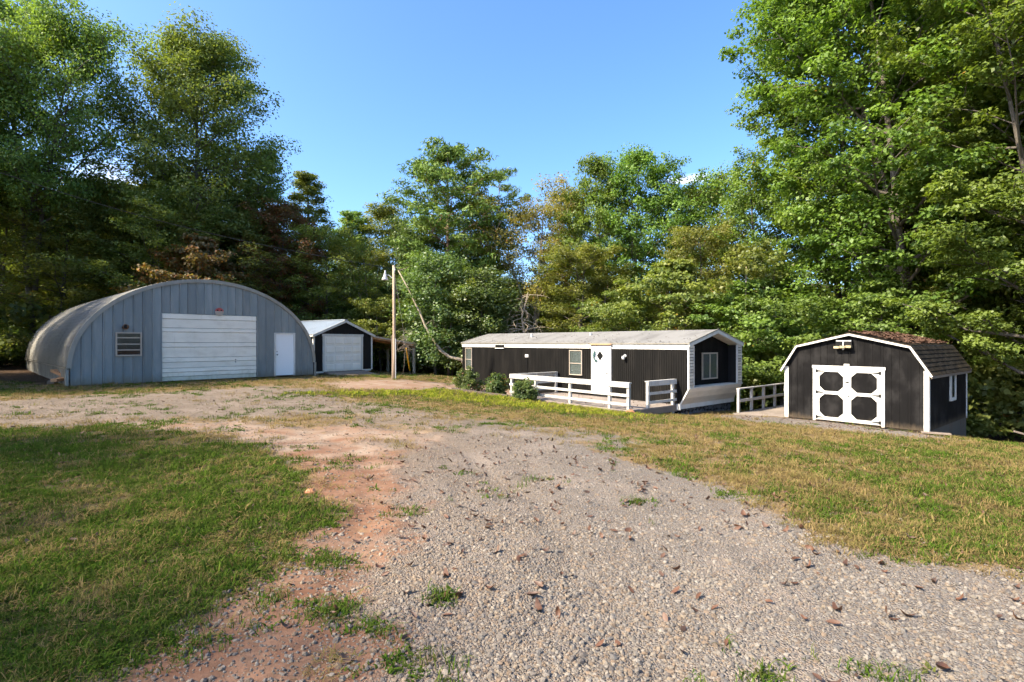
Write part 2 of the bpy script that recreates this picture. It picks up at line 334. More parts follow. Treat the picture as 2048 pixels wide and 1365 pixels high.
# ------------------------------------------------------------------ ground layout: what covers the earth where
POLY = {
'lawn':[(-30,10.6),(-20,10.4),(-9.06,9.29),(-7.65,9.75),(-6.48,9.4),(-5.05,8.92),(-3.74,7.78),(-2.61,6.45),(-2.05,5.68),(-1.85,5.07),(-1.9,4.51),(-1.8,3.97),(-1.85,3.55),(-1.95,3.2),(-2.05,2.92),(-2.15,2.6),(-2.25,2.2),(-2.7,0),(-4,-8),(-30,-8)],
'gravel_main':[(-.4,-8),(-.8,.5),(-1.07,2.42),(-1.2,3.27),(-1.32,4.29),(-1.46,5.82),(-1.59,7.43),(-2.05,8.84),(-1.33,9.67),(.26,10.39),(1.09,9.08),(1.73,8.02),(2.42,6.75),(2.5,5.5),(2.63,4.8),(2.74,4.25),(3.12,3.97),(3.6,3.69),(6,2.4),(10,0),(14,-8)],
'gravel_left':[(-30,15.5),(-13.71,14.06),(-12.96,15.58),(-11.01,16.65),(-9.42,19.63),(-6.87,18.79),(-5.13,15.67),(-3.91,12.29),(-5.1,11.54),(-6.83,11.5),(-7.94,10.77),(-8.39,9.74),(-9.36,9.6),(-20,10.8),(-30,11)],
'gravel_shed':[(7.3,18.7),(8.2,18.9),(9.3,17.7),(11.8,14.7),(11.1,13.4),(9.2,13.4),(7.8,14.6),(7.0,16.0),(6.4,17.6)],
'gravel_mid':[(-.71,10.04),(-.25,11.11),(1.36,11.31),(2.62,9.98),(2.24,8.53),(1.12,9.36)],
'dirt':[(-8.62,10.36),(-6.58,10.9),(-5.47,11.0),(-3.99,10.5),(-2.89,10.9),(-1.6,10.4),(-1.3,9.6),(-1.75,8.62),(-1.35,7.1),(-1.15,5.71),(-.95,4.18),(-.85,3.21),(-.8,2.42),(-.6,0),(-2.2,0),(-1.82,2.41),(-1.74,2.64),(-1.64,3.17),(-1.57,3.88),(-1.79,4.64),(-1.85,5.41),(-2.28,6.22),(-2.83,7.0),(-4.02,8.37),(-5.27,9.31),(-6.63,9.61)],
'clay':[(-4.2,8.6),(-3.2,8.5),(-2.2,8.3),(-1.75,7.2),(-1.5,6.0),(-1.3,5.0),(-1.15,4.2),(-1.0,3.3),(-.9,2.4),(-.8,0),(-2.6,0),(-2.1,2.4),(-1.95,3.1),(-1.8,3.9),(-1.9,4.6),(-1.95,5.3),(-2.3,6.2),(-2.9,7.1)],
'gravel_link':[(-4.4,12.0),(-5.4,15.2),(-3.2,14.8),(-1.2,12.9),(.9,11.4),(.5,10.2),(-1.5,10.6)],
'track':[(-8.2,21.6),(-6.72,23.2),(-5.32,24.4),(-3.6,26.5),(-2.9,26.4),(-2.5,24.2),(-3.47,22.2),(-5.13,20.6),(-6.6,19.7)],
'green_strip':[(-7.32,16.8),(-5.84,18.9),(-3.47,21.9),(-2.2,22.9),(.3,20.3),(2.9,18.0),(4.2,16.3),(3.3,14.6),(1.05,15.4),(-1.1,16.5),(-3.55,17.4),(-5.64,16.2)],
'field_green':[(9,12.2),(12,13.2),(25,14),(25,2),(6,3.2),(3.7,4.2),(3.4,5.4),(4.3,6.6),(6,8)],
'grass_quon':[(-30,19.4),(-19.2,19.4),(-16.42,18.3),(-15.2,18.3),(-12.59,20.6),(-11.3,20.2),(-10.8,17.2),(-12.96,16.0),(-13.71,14.6),(-30,15.6)],
'grass_back':[(-9,24.3),(-6.5,25),(-4.6,26.3),(-3.17,28),(-3.5,34),(-6.05,36),(-7.0,29.5)],
'bed':[(-2.75,23.2),(-2.2,23.0),(.2,20.9),(-.1,21.4),(1.9,23.2),(-2.6,28.6)],
'clearing':[(-60,21),(-20,20),(-17,19),(-17,22),(-24,31),(-10,37),(-3,34),(3,31),(9.5,21.5),(14,16.5),(17,14.2),(30,13.4),(60,10),(60,-60),(-60,-60)],
}
def sdist(P, x, y):
    """signed distance to polygon, positive inside"""
    P = np.array(P); best = np.full(x.shape, 1e9); ins = np.zeros(x.shape, bool)
    for (ax, ay), (bx_, by) in zip(P, np.roll(P, -1, 0)):
        dx, dy = bx_ - ax, by - ay; t = np.clip(((x - ax) * dx + (y - ay) * dy) / (dx * dx + dy * dy), 0, 1)
        best = np.minimum(best, np.hypot(x - ax - t * dx, y - ay - t * dy))
        c = ((ay > y) != (by > y)) & (x < (bx_ - ax) * (y - ay) / (by - ay + 1e-12) + ax); ins ^= c
    return np.where(ins, best, -best)
def soft(P, x, y, w):
    s = np.clip(sdist(POLY[P], x, y) / w * .5 + .5, 0, 1); return s * s * (3 - 2 * s)
def cover(x, y):
    x = np.asarray(x, float); y = np.asarray(y, float)
    jx = x + (vnoise(x, y, .7, 1) - .5) * .5 + (vnoise(x, y, 2.3, 2) - .5) * .9 * np.clip(y / 12, .2, 1.2)
    jy = y + (vnoise(x, y, .7, 3) - .5) * .5 + (vnoise(x, y, 2.3, 4) - .5) * .9 * np.clip(y / 12, .2, 1.2)
    far = np.clip(y / 10, .5, 1.6)
    green = np.full(x.shape, .34); dry = np.full(x.shape, .85); dirt = np.zeros(x.shape)
    def paint(P, w, gr, dr, di):
        nonlocal green, dry, dirt
        a = soft(P, jx, jy, w * far); green = green * (1 - a) + gr * a; dry = dry * (1 - a) + dr * a; dirt = dirt * (1 - a) + di * a
    paint('field_green', 2.2, .60, .75, 0)
    paint('grass_quon', .7, .5, .7, .1)
    paint('grass_back', .8, .55, .8, .1)
    paint('gravel_left', .6, .30, .16, .04)
    paint('green_strip', .9, .97, .75, 0)
    paint('gravel_link', 1.0, .28, .30, .12)
    paint('gravel_mid', .8, .22, .42, .05)
    paint('gravel_shed', .6, .06, .2, .16)
    paint('gravel_main', 1.0, .035, .06, .10)
    paint('dirt', 1.3, .12, .16, .78)
    pass
    paint('clay', .6, .17, .20, .88)
    paint('track', .5, .12, .1, .95)
    paint('lawn', .75, .95, .42, .5)
    paint('bed', .25, .05, .1, .8)
    lit = 1 - soft('clearing', jx, jy, 1.6)
    return green, dry, dirt, lit

def ground_mat():
    m, nt, bs = new_mat('yard_surface'); P = coords(nt)
    def attr(n):
        a = N(nt, 'Attribute'); a.attribute_name = n; return a.outputs['Fac']
    # gravel: cells of different stones on pale sandy dust
    def cells(scale, rndm=1):
        v = N(nt, 'TexVoronoi'); v.inputs['Scale'].default_value = scale; v.inputs['Randomness'].default_value = rndm; nt.links.new(P, v.inputs['Vector']); return v
    v1 = cells(75); sep = N(nt, 'SeparateColor'); nt.links.new(v1.outputs['Color'], sep.inputs[0])
    cr = N(nt, 'ValToRGB'); e = cr.color_ramp; e.interpolation = 'CONSTANT'
    cols = [(.24, .225, .205), (.38, .345, .295), (.17, .165, .16), (.34, .26, .185), (.44, .405, .355), (.28, .22, .165), (.215, .21, .205), (.39, .325, .25)]
    while len(e.elements) < len(cols): e.elements.new(.5)
    for i, c in enumerate(cols): e.elements[i].position = i / len(cols); e.elements[i].color = (*c, 1)
    nt.links.new(sep.outputs[0], cr.inputs[0])
    gap = ramp(nt, v1.outputs['Distance'], .006, .012)
    grav = mixc(nt, math_(nt, 'MULTIPLY', gap, .5), cr.outputs[0], (.27, .215, .17))
    sx = N(nt, 'SeparateXYZ'); nt.links.new(P, sx.inputs[0])
    big = noise(nt, P, .9, 5, .6); wob = math_(nt, 'ADD', sx.outputs[0], math_(nt, 'MULTIPLY', math_(nt, 'SUBTRACT', big, .5), 5.))
    grav = mixc(nt, 1.0, grav, mixc(nt, ramp(nt, wob, -2.6, 1.6), (.83, .765, .685), (.79, .79, .775)), 'MULTIPLY')
    grav = mixc(nt, ramp(nt, big, .46, .66, 0, .6), grav, (.36, .285, .22))
    # red and sandy earth
    dn = noise(nt, P, 1.6, 8, .65); dn2 = noise(nt, P, 14, 6, .7)
    earth = mixc(nt, ramp(nt, dn, .38, .68), (.26, .16, .10), (.35, .275, .20)); earth = mixc(nt, ramp(nt, dn2, .4, .7, 0, .55), earth, (.36, .20, .12))
    sy = N(nt, 'SeparateXYZ'); nt.links.new(P, sy.inputs[0]); wet = math_(nt, 'ADD', sy.outputs[1], math_(nt, 'MULTIPLY', math_(nt, 'SUBTRACT', dn, .5), 8.))
    clay = mixc(nt, ramp(nt, dn, .35, .7), (.22, .10, .052), (.31, .185, .115)); clay = mixc(nt, ramp(nt, dn2, .42, .62, 0, .6), clay, (.15, .085, .05))
    earth = mixc(nt, ramp(nt, wet, 6.5, 10), clay, earth)
    # thatch under dry grass, soil under green
    th = noise(nt, P, 22, 7, .75); thatch = mixc(nt, ramp(nt, th, .3, .7), (.17, .11, .048), (.38, .25, .11))
    tg = mixc(nt, ramp(nt, th, .3, .72), (.05, .042, .014), (.13, .10, .035))
    litn = noise(nt, P, 30, 6, .8); litter = mixc(nt, ramp(nt, litn, .35, .68), (.035, .022, .014), (.14, .075, .035))
    n_a = noise(nt, P, 2.8, 8, .68); n_b = noise(nt, P, 3.7, 8, .7); n_c = noise(nt, P, 1.9, 8, .66)
    def mask(a, n, k=1.15, s=.09):
        return ramp(nt, math_(nt, 'ADD', a, math_(nt, 'MULTIPLY', math_(nt, 'SUBTRACT', n, .5), k * 1.6)), .5 - s, .5 + s)
    m_dirt = mask(attr('dirt'), n_c, 1.1, .3); col = mixc(nt, m_dirt, grav, earth)
    md = mask(attr('dry'), n_a, 1.0, .14); col = mixc(nt, math_(nt, 'MULTIPLY', md, .9), col, thatch)
    mg = mask(attr('green'), n_b, 1.1, .16); col = mixc(nt, math_(nt, 'MULTIPLY', mg, .85), col, tg)
    col = mixc(nt, mask(attr('litter'), n_a, .7, .15), col, litter)
    col = mixc(nt, 1.0, col, (.78, .78, .80), 'MULTIPLY')
    nt.links.new(col, bs.inputs['Base Color']); bs.inputs['Roughness'].default_value = .95; bs.inputs['Specular IOR Level'].default_value = .2
    stony = math_(nt, 'SUBTRACT', 1., m_dirt)
    h = math_(nt, 'ADD', math_(nt, 'MULTIPLY', math_(nt, 'MULTIPLY', math_(nt, 'SUBTRACT', 1., math_(nt, 'MULTIPLY', v1.outputs['Distance'], 30.)), .14), stony), math_(nt, 'ADD', math_(nt, 'MULTIPLY', dn2, .5), math_(nt, 'MULTIPLY', th, .8)))
    bump(nt, bs, h, .006, .8)
    return m
M['ground'] = ground_mat()
RUT = [(.4, -3), (.1, 2), (-.6, 5.5), (-1.6, 8.5), (-3.6, 11), (-6.4, 13.2), (-8.6, 17), (-9.6, 21)]
def ruts(x, y):
    best = np.full(x.shape, 1e9); sgn = np.zeros(x.shape)
    for (ax, ay), (b0, b1) in zip(RUT[:-1], RUT[1:]):
        dx, dy = b0 - ax, b1 - ay; t = np.clip(((x - ax) * dx + (y - ay) * dy) / (dx * dx + dy * dy), 0, 1); d = np.hypot(x - ax - t * dx, y - ay - t * dy); best = np.minimum(best, d)
    best = best + (vnoise(x, y, 1.3, 51) - .5) * .25
    return np.exp(-((best - .78) / .17) ** 2) * (.35 + .65 * vnoise(x, y, 1.9, 52)), np.exp(-(best / .3) ** 2)
def micro(x, y):
    r = np.hypot(x, y); k = np.clip(1.3 - r / 30, 0, 1)
    gr, dr, di, li = cover(x, y)
    z = (vnoise(x, y, .9, 11) - .5) * .05 + (vnoise(x, y, .28, 12) - .5) * .028 + (vnoise(x, y, .11, 13) - .5) * .014
    z += (gr - .3) * .045                                                     # turf stands a little above the drive
    rt, mid = ruts(x, y); z += -.045 * rt + .015 * mid
    return z * k
def near_building(x, y): return 0
def build_ground():
    def axis(lo, hi, c, d0, grow):
        a = [c]; d = d0
        while a[-1] < hi: a.append(a[-1] + d); d = min(d * grow, 60)
        b = [c]; d = d0
        while b[-1] > lo: b.append(b[-1] - d); d = min(d * grow, 60)
        return np.array(b[::-1][:-1] + a)
    xs = axis(-900, 900, 0, .036, 1.026); ys = axis(-120, 1500, 3.4, .032, 1.021)
    X, Y = np.meshgrid(xs, ys); Z = g(X, Y) + micro(X, Y); gr, dr, di, li = cover(X, Y)
    nx, ny = len(xs), len(ys); idx = np.arange(nx * ny).reshape(ny, nx)
    Q = np.stack([idx[:-1, :-1], idx[:-1, 1:], idx[1:, 1:], idx[1:, :-1]], -1).reshape(-1, 4)
    me = np_mesh('ground', np.stack([X, Y, Z], -1).reshape(-1, 3), Q, M['ground'], dict(green=gr.ravel(), dry=dr.ravel(), dirt=di.ravel(), litter=li.ravel()), True)
    print('ground', nx, ny)
    return tag(link('ground', me), 'gravel, red dirt and patchy grass yard around the buildings', 'ground', kind='structure')
GROUND = build_ground()
def gs(x, y): return g(x, y) + micro(np.asarray(x, float), np.asarray(y, float))
def gsz(x, y): return float(gs(np.array([x]), np.array([y]))[0])

# ------------------------------------------------------------------ shared building pieces
def ribbed(x0, x1, pitch, gw, depth, zb, zt, y=0, skip=()):
    """vertical-ribbed sheet facing -y; zb/zt are functions of x; grooves go into +y"""
    pts = []; x = x0
    while x < x1 - 1e-6:
        e = min(x + pitch, x1)
        pts += [(x, y), (max(x, e - gw), y)]
        if e - gw > x: pts += [(e - gw + .002, y + depth), (e - .002, y + depth)]
        x = e
    pts.append((x1, y)); v = []; f = []
    for px, py in pts: v += [(px, py, zb(px)), (px, py, zt(px))]
    for i in range(len(pts) - 1): f.append((2*i, 2*i+2, 2*i+3, 2*i+1))
    return MB().add(v, f)
def window(parent, x0, x1, z0, z1, y, fm, fw=.045, bars=(), uprights=(), blind=True, slats=0, back=None):
    """framed window on a wall that faces -y: blind or sheet painted dark like an unlit room, glass, frame proud of the wall"""
    w = bx('window', M['blind'] if blind else M['dark_in'], parent, x0 + .01, x1 - .01, y - .008, y + .004, z0 + .01, z1 - .01)
    fr = MB()
    fr.box(x0, x0 + fw, y - .045, y + .003, z0, z1); fr.box(x1 - fw, x1, y - .045, y + .003, z0, z1)
    fr.box(x0 + fw, x1 - fw, y - .044, y + .003, z1 - fw, z1); fr.box(x0 + fw, x1 - fw, y - .05, y + .003, z0, z0 + fw)
    for b in bars: fr.box(x0 + fw, x1 - fw, y - .04, y - .012, b - fw * .4, b + fw * .4)
    for u in uprights: fr.box(u - fw * .45, u + fw * .45, y - .0405, y - .0125, z0 + fw, z1 - fw)
    fr.build('frame', fm, w)
    zs = [z0 + fw] + sorted(bars) + [z1 - fw]; xs = [x0 + fw] + sorted(uprights) + [x1 - fw]
    for a, b in zip(zs[:-1], zs[1:]):
        for c, d in zip(xs[:-1], xs[1:]): bx('pane', M['glass'], w, c, d, y - .026, y - .022, a, b)
    if slats:
        s = MB(); n = slats
        for i in range(n):
            z = z0 + .06 + (z1 - z0 - .12) * i / (n - 1); s.box(x0 + .055, x1 - .055, y - .017, y - .0095, z, z + (z1 - z0) / n * .55)
        s.build('blind_slats', M['blind'], w)
    return w

# ------------------------------------------------------------------ arched steel workshop
def quonset():
    W, D, H, S = 9.05, 14.4, 4.08, .62
    B = empty('arched_workshop', (-15.7, 18.6, .03), math.atan2(.733, .681))
    tag(B, 'arched steel workshop with blue-grey ribbed front and wide white door', 'workshop')
    c = W / 2; a = W / 2; b = H - S
    def top(x, inset=0):
        u = min(1, abs(x - c) / (a - inset)); return S + (b - inset) * math.sqrt(max(0, 1 - u * u))
    # added dark backing so no daylight shows between panels
    n = 40; pts = [(.03, .05, 0)] + [(c + (a - .03) * math.cos(math.pi * (1 - i / n)), .05, S + (b - .03) * math.sin(math.pi * (1 - i / n))) for i in range(n + 1)] + [(W - .03, .05, 0)]
    MB().prism(pts, (0, .05, 0)).build('light_leak_backing', M['dark_in'], B)
    MB().prism([(p[0], D - .1, p[2]) for p in pts], (0, .05, 0)).build('rear_wall', M['blue_steel'], B)
    # front panels, one by one; door openings are left free
    GD = (2.80, 6.43, 2.70); WD = (7.18, 8.14, 1.98)
    cuts = sorted(set([0.02, GD[0], GD[1], WD[0], WD[1], W - .02])); xs = []
    for s0, s1 in zip(cuts[:-1], cuts[1:]):
        k = max(1, round((s1 - s0) / .30)); xs += [s0 + (s1 - s0) * i / k for i in range(k)]
    xs.append(W - .02)
    for x0, x1 in zip(xs[:-1], xs[1:]):
        xm = (x0 + x1) / 2
        zb = GD[2] if GD[0] < xm < GD[1] else WD[2] if WD[0] < xm < WD[1] else 0
        prof = [(x0 + .003, .04), (x0 + .004, -.004), (x0 + .02, -.028), (x0 + .05, -.028), (x0 + .066, -.006), (xm, -.004), (x1 - .006, -.006), (x1 - .003, .04)]
        v = []; f = []
        for px, py in prof: v += [(px, py, zb), (px, py, top(px, .05))]
        for i in range(len(prof) - 1): f.append((2*i, 2*i+2, 2*i+3, 2*i+1))
        MB().add(v, f).build('panel', M['blue_steel'], B)
    # corrugated arch shell with the quilted cross ribs
    na, nd = 150, 236; V = np.zeros((na + 1, nd + 1, 3)); dd = np.linspace(.02, D, nd + 1)
    for i in range(na + 1):
        t = math.pi * (1 - i / na); cx, cz = math.cos(t), math.sin(t)
        rib = .022 * (1 if i % 2 else -1)
        cor = .036 * np.sin(dd / .305 * 2 * math.pi)
        off = rib + cor
        V[i, :, 0] = c + (a + .03 + off) * cx; V[i, :, 2] = S + (b + .03 + off) * cz; V[i, :, 1] = dd
    idx = np.arange((na + 1) * (nd + 1)).reshape(na + 1, nd + 1)
    Q = np.stack([idx[:-1, :-1], idx[1:, :-1], idx[1:, 1:], idx[:-1, 1:]], -1).reshape(-1, 4)
    link('arch_shell', np_mesh('arch_shell', V.reshape(-1, 3), Q, M['galv']), B)
    # low ribbed base walls below the arch
    for side in (0, 1):
        v = []; f = []; ys = np.linspace(.1, D, 160)
        for y in ys:
            o = .03 * math.sin(y / .203 * 2 * math.pi); x = (-.035 - o) if side == 0 else W + .035 + o
            v += [(x, y, -.15), (x, y, S - .015)]
        for i in range(len(ys) - 1): f.append((2*i, 2*i+2, 2*i+3, 2*i+1))
        MB().add(v, f).build('base_wall', M['galv'], B)
        x = -.1 if side == 0 else W + .02
        bx('corner_post', M['galv_trim'], B, x, x + .09, -.06, .1, -.1, S - .03)
        MB().bar((-.07 if side == 0 else W + .07, .1, S), (-.07 if side == 0 else W + .07, D, S), .02, .03).build('seam_strip', M['galv_trim'], B)
    # arch trim: flat band round the front edge
    n = 72; v = []; f = []
    for i in range(n + 1):
        t = math.pi * (1 - i / n); cx, cz = math.cos(t), math.sin(t)
        for r_, y in ((.07, -.07), (.07, .07), (-.07, .02), (-.07, -.07)): v.append((c + (a + r_) * cx, y, S + (b + r_) * cz))
    for i in range(n):
        for k in range(4): f.append((4*i+k, 4*i+(k+1)%4, 4*(i+1)+(k+1)%4, 4*(i+1)+k))
    MB().add(v, f).build('arch_trim', M['galv_trim'], B)
    # wide overhead door: alternating broad and narrow slats, set back in its opening
    x0, x1, z1 = GD; d = bx('garage_door', M['dark_in'], B, x0 + .01, x1 - .01, .035, .048, .01, z1 - .01)
    ys = [283, 318, 376, 402, 470, 500, 568, 597, 635, 662, 690, 718]; zs = [(718 - y) / 161 * z1 / 2.702 for y in ys]
    for i, (za, zb) in enumerate(zip(zs[1:], zs[:-1])):
        pr = [(x0 + .03, .03, za + .004), (x0 + .03, -.012 if i % 2 == 0 else .0, za + .012), (x0 + .03, -.004 if i % 2 == 0 else .006, zb - .02), (x0 + .03, .022, zb - .003), (x0 + .03, .034, zb - .003)]
        MB().prism(pr, (x1 - x0 - .06, 0, 0)).build('slat', M['door_dirty'] if i > 9 else M['door_steel'], d)
    for z in (.68, .78): bx('lock', M['dark_iron'], d, x0 + 2.72, x0 + 2.75, -.03, .0, z, z + .04)
    for a_, b_ in ((x0 - .02, x0 + .012), (x1 - .012, x1 + .03)): bx('door_jamb', M['blue_steel'], d, a_, b_, -.05, .04, 0, z1 + .02)
    # walk door
    x0, x1, z1 = WD; d = bx('walk_door', M['white_door'], B, x0 + .07, x1 - .07, .0, .035, .03, z1 - .06)
    MB().box(x0, x0 + .07, -.05, .04, 0, z1).box(x1 - .07, x1, -.05, .04, 0, z1).box(x0 + .07, x1 - .07, -.048, .04, z1 - .06, z1).build('door_frame', M['white'], d)
    MB().tube([(x0 + .13, -.06, .98), (x0 + .13, 0, .98)], [.028, .02], 10).build('handle', M['dark_iron'], d); MB().tube([(x0 + .13, -.02, 1.12), (x0 + .13, 0, 1.12)], .02, 10).build('deadbolt', M['dark_iron'], d)
    # louvred window of four sheets
    window(B, 1.33, 2.15, 1.03, 1.93, -.03, M['frame_tan'], .05, (1.26, 1.48, 1.72), (), False)
    # stub of stove pipe above it
    MB().tube([(1.62, .0, 2.12), (1.62, -.2, 2.13), (1.60, -.30, 2.13)], [.09, .09, .10], 14).build('flue_stub', M['rust'], B, True)
    MB().tube([(1.60, -.302, 2.13), (1.60, -.306, 2.13)], .075, 14).build('flue_mouth', M['dark_in'], B)  # dark disc painted in for the shade inside the pipe
    # round red and white sign over the door
    s = empty('round_sign', B.matrix_basis @ Vector((4.88, -.05, 2.83)), B.rotation_euler.z)
    tag(s, 'small round faded red and white sign above the workshop door', 'sign')
    def half(lo, hi, m, nm, y):
        p = [(.17 * math.cos(R(lo + (hi - lo) * i / 14)), y, .17 * math.sin(R(lo + (hi - lo) * i / 14))) for i in range(15)]
        return MB().prism(p, (0, .012, 0)).build(nm, m, s)
    half(-8, 188, M['red_sign'], 'red_half', -.012); half(172, 368, M['white'], 'white_half', -.0145)
    for sx in (-1, 1): MB().tube([(sx * .07, -.017, .06), (sx * .07, -.012, .06)], .03, 10).build('dark_mark', M['black_plain'], s)
    return B
quonset()

# ------------------------------------------------------------------ small black garage and its lean-to
def garage():
    W, D = 3.8, 4.9; FL = .23; EV = 2.2; PK = 2.96
    B = empty('black_garage', (-10.18, 26.89, -.2), math.atan2(.819, .574))
    tag(B, 'small black gabled garage with white sectional door and pale metal roof', 'garage')
    top = lambda x: EV + (PK - EV) * (1 - abs(x - W / 2) / (W / 2)) - .04
    for x0, x1, zb in ((0, .63, FL), (.63, 3.05, 2.12), (3.05, W, FL)):
        cut = [x0] + ([W / 2] if x0 < W / 2 < x1 else []) + [x1]
        for a, b in zip(cut[:-1], cut[1:]): ribbed(a, b, .2, .012, .01, lambda x: zb, top).build('front_wall', M['black_plain'], B)
    bx('side_wall', M['black_plain'], B, .005, .05, .012, D, FL, EV - .04); bx('side_wall', M['black_plain'], B, W - .05, W - .005, .012, D, FL, EV - .04)
    MB().prism([(0, D, FL), (W, D, FL), (W, D, EV - .05), (W / 2, D, PK - .05), (0, D, EV - .05)], (0, .04, 0)).build('rear_wall', M['black_plain'], B)
    MB().prism([(.02, .02, FL), (W - .02, .02, FL), (W - .02, .02, EV - .06), (W / 2, .02, PK - .06), (.02, .02, EV - .06)], (0, .02, 0)).build('front_backing', M['dark_in'], B)
    for x in (.25, 1.3, 2.5, W - .25): bx('skid', M['wood'], B, x - .07, x + .07, .02, D, -.05, FL)
    for x in (-.012, W - .075): bx('corner_board', M['white'], B, x, x + .09, -.022, .07, FL, EV - .02)
    bx('bottom_board', M['white'], B, .08, .60, -.018, -.002, FL - .06, FL + .03); bx('bottom_board', M['white'], B, 3.08, W - .08, -.018, -.002, FL - .06, FL + .03)
    # ribbed metal roof, two slopes
    ov = .16
    for s in (-1, 1):
        ex = W / 2 + s * (W / 2 + .12); ez = EV - (PK - EV) * .12 / (W / 2)
        v = []; f = []; y = -ov; rows = []
        while y < D + ov:
            for dy, h in ((0, 0), (.10, 0), (.115, .025), (.135, .025), (.15, 0)):
                rows.append((y + dy, h))
            y += .23
        for yy, h in rows: v += [(W / 2, yy, PK + .02 + h), (ex, yy, ez + .02 + h)]
        for i in range(len(rows) - 1): f.append((2*i, 2*i+1, 2*i+3, 2*i+2) if s > 0 else (2*i, 2*i+2, 2*i+3, 2*i+1))
        MB().add(v, f).build('roof_slope', M['metal_roof'], B)
        MB().bar((W / 2, -ov + .02, PK - .05), (ex, -ov + .02, ez - .05), .03, .13).build('rake_board', M['white'], B)
        MB().bar((W / 2 + s * .02, -ov + .06, PK - .0), (ex, -ov + .06, ez - .0), .08, .02).build('soffit', M['white'], B)
        bx('eave_board', M['white'], B, min(ex, ex - s * .03), max(ex, ex - s * .03), -ov + .04, D + ov, ez - .1, ez)
    MB().bar((W / 2, -ov, PK + .035), (W / 2, D + ov, PK + .035), .2, .03).build('ridge_cap', M['metal_roof'], B)
    # sectional door of four rows with pressed panels
    x0, x1, z1 = .66, 3.02, 2.09; d = bx('garage_door', M['door_white2'], B, x0, x1, .006, .018, FL, z1)
    rh = (z1 - FL) / 4
    for r_ in range(4):
        z = FL + r_ * rh; bx('section', M['door_white2'], d, x0 + .01, x1 - .01, -.012, .004, z + .006, z + rh - .006)
        pw = (x1 - x0 - .1) / 4
        for k in range(4):
            px = x0 + .08 + k * pw
            MB().add([(px, -.0135, z + .07), (px + pw - .06, -.0135, z + .07), (px + pw - .06, -.0135, z + rh - .07), (px, -.0135, z + rh - .07),
                      (px + .03, -.034, z + .1), (px + pw - .09, -.034, z + .1), (px + pw - .09, -.034, z + rh - .1), (px + .03, -.034, z + rh - .1)],
                     [(4,5,6,7),(0,1,5,4),(1,2,6,5),(2,3,7,6),(3,0,4,7)]).build('raised_panel', M['door_white2'], d)
    MB().box(x0 - .12, x0 + .0, -.03, .01, FL, z1 + .1).box(x1, x1 + .12, -.03, .01, FL, z1 + .1).box(x0 - .15, x1 + .15, -.034, .008, z1 - .0, z1 + .12).build('door_trim', M['white'], d)
    # timber ramp
    rp = empty('timber_ramp', B.matrix_basis @ Vector((1.84, -.05, 0)), B.rotation_euler.z); tag(rp, 'grey plank ramp sloping down from the black garage door', 'ramp')
    for i in range(11):
        t = i / 11; y = -.05 - t * 1.6; z = FL - .02 - t * (FL + .02)
        MB().bar((-1.28, y - .07, z - .02), (1.28, y - .07, z - .02), .135, .035, (0, -.15, 1)).build('plank', M['wood'], rp)
    for x in (-1.2, 0, 1.2): MB().bar((x, -.02, FL - .10), (x, -1.75, -.08), .05, .09).build('bearer', M['wood'], rp)
    # lean-to
    L = empty('carport_lean_to', B.matrix_basis @ Vector((W, 0, 0)), B.rotation_euler.z); tag(L, 'open brown lean-to roof on posts beside the black garage', 'carport')
    wl = 3.4; zh, zl = 2.12, 1.66
    ribs = []; y = -.1
    while y < D + .1:
        ribs += [(y, 0), (y + .17, 0), (y + .185, .02), (y + .205, .02), (y + .22, 0)]; y += .23
    v = []; f = []
    for yy, h in ribs: v += [(.0, yy, zh + h + .02), (wl + .12, yy, zl + h)]
    for i in range(len(ribs) - 1): f.append((2*i, 2*i+1, 2*i+3, 2*i+2))
    MB().add(v, f).build('roof_sheet', M['galv_trim'], L)
    for i in range(12):
        t = (i + .5) / 12; MB().bar((wl * t, -.08, zh + (zl - zh) * t - .015), (wl * t, D + .08, zh + (zl - zh) * t - .015), .24, .018).build('roof_board', M['wood_brown'], L)
    for y in (-.02, 1.2, 2.4, 3.6, 4.8): MB().bar((.03, y, zh - .09), (wl, y, zl - .09), .045, .12).build('rafter', M['wood_brown'], L)
    MB().bar((0, -.09, zh - .02), (wl + .1, -.09, zl - .02), .03, .10).build('fascia', M['wood_pale'], L)
    MB().bar((wl - .08, -.05, zl - .2), (wl - .08, D, zl - .2), .07, .14).build('beam', M['wood_brown'], L)
    for y in (.02, 2.4, 4.75):
        p = L.matrix_basis @ Vector((wl - .08, y, 0)); bz = gz(p.x, p.y) - L.location.z - .1
        bx('post', M['wood_pale'], L, wl - .14, wl - .02, y - .06, y + .06, bz, zl - .25)
        MB().bar((wl - .1, y + .1, zl - .62), (wl - .1, y + .5, zl - .24), .04, .08).build('brace', M['wood'], L)
    for y in (1.8, 4.7):
        bx('post', M['black_plain'], L, .35, .45, y - .05, y + .05, -.3, zh - .2)
garage()

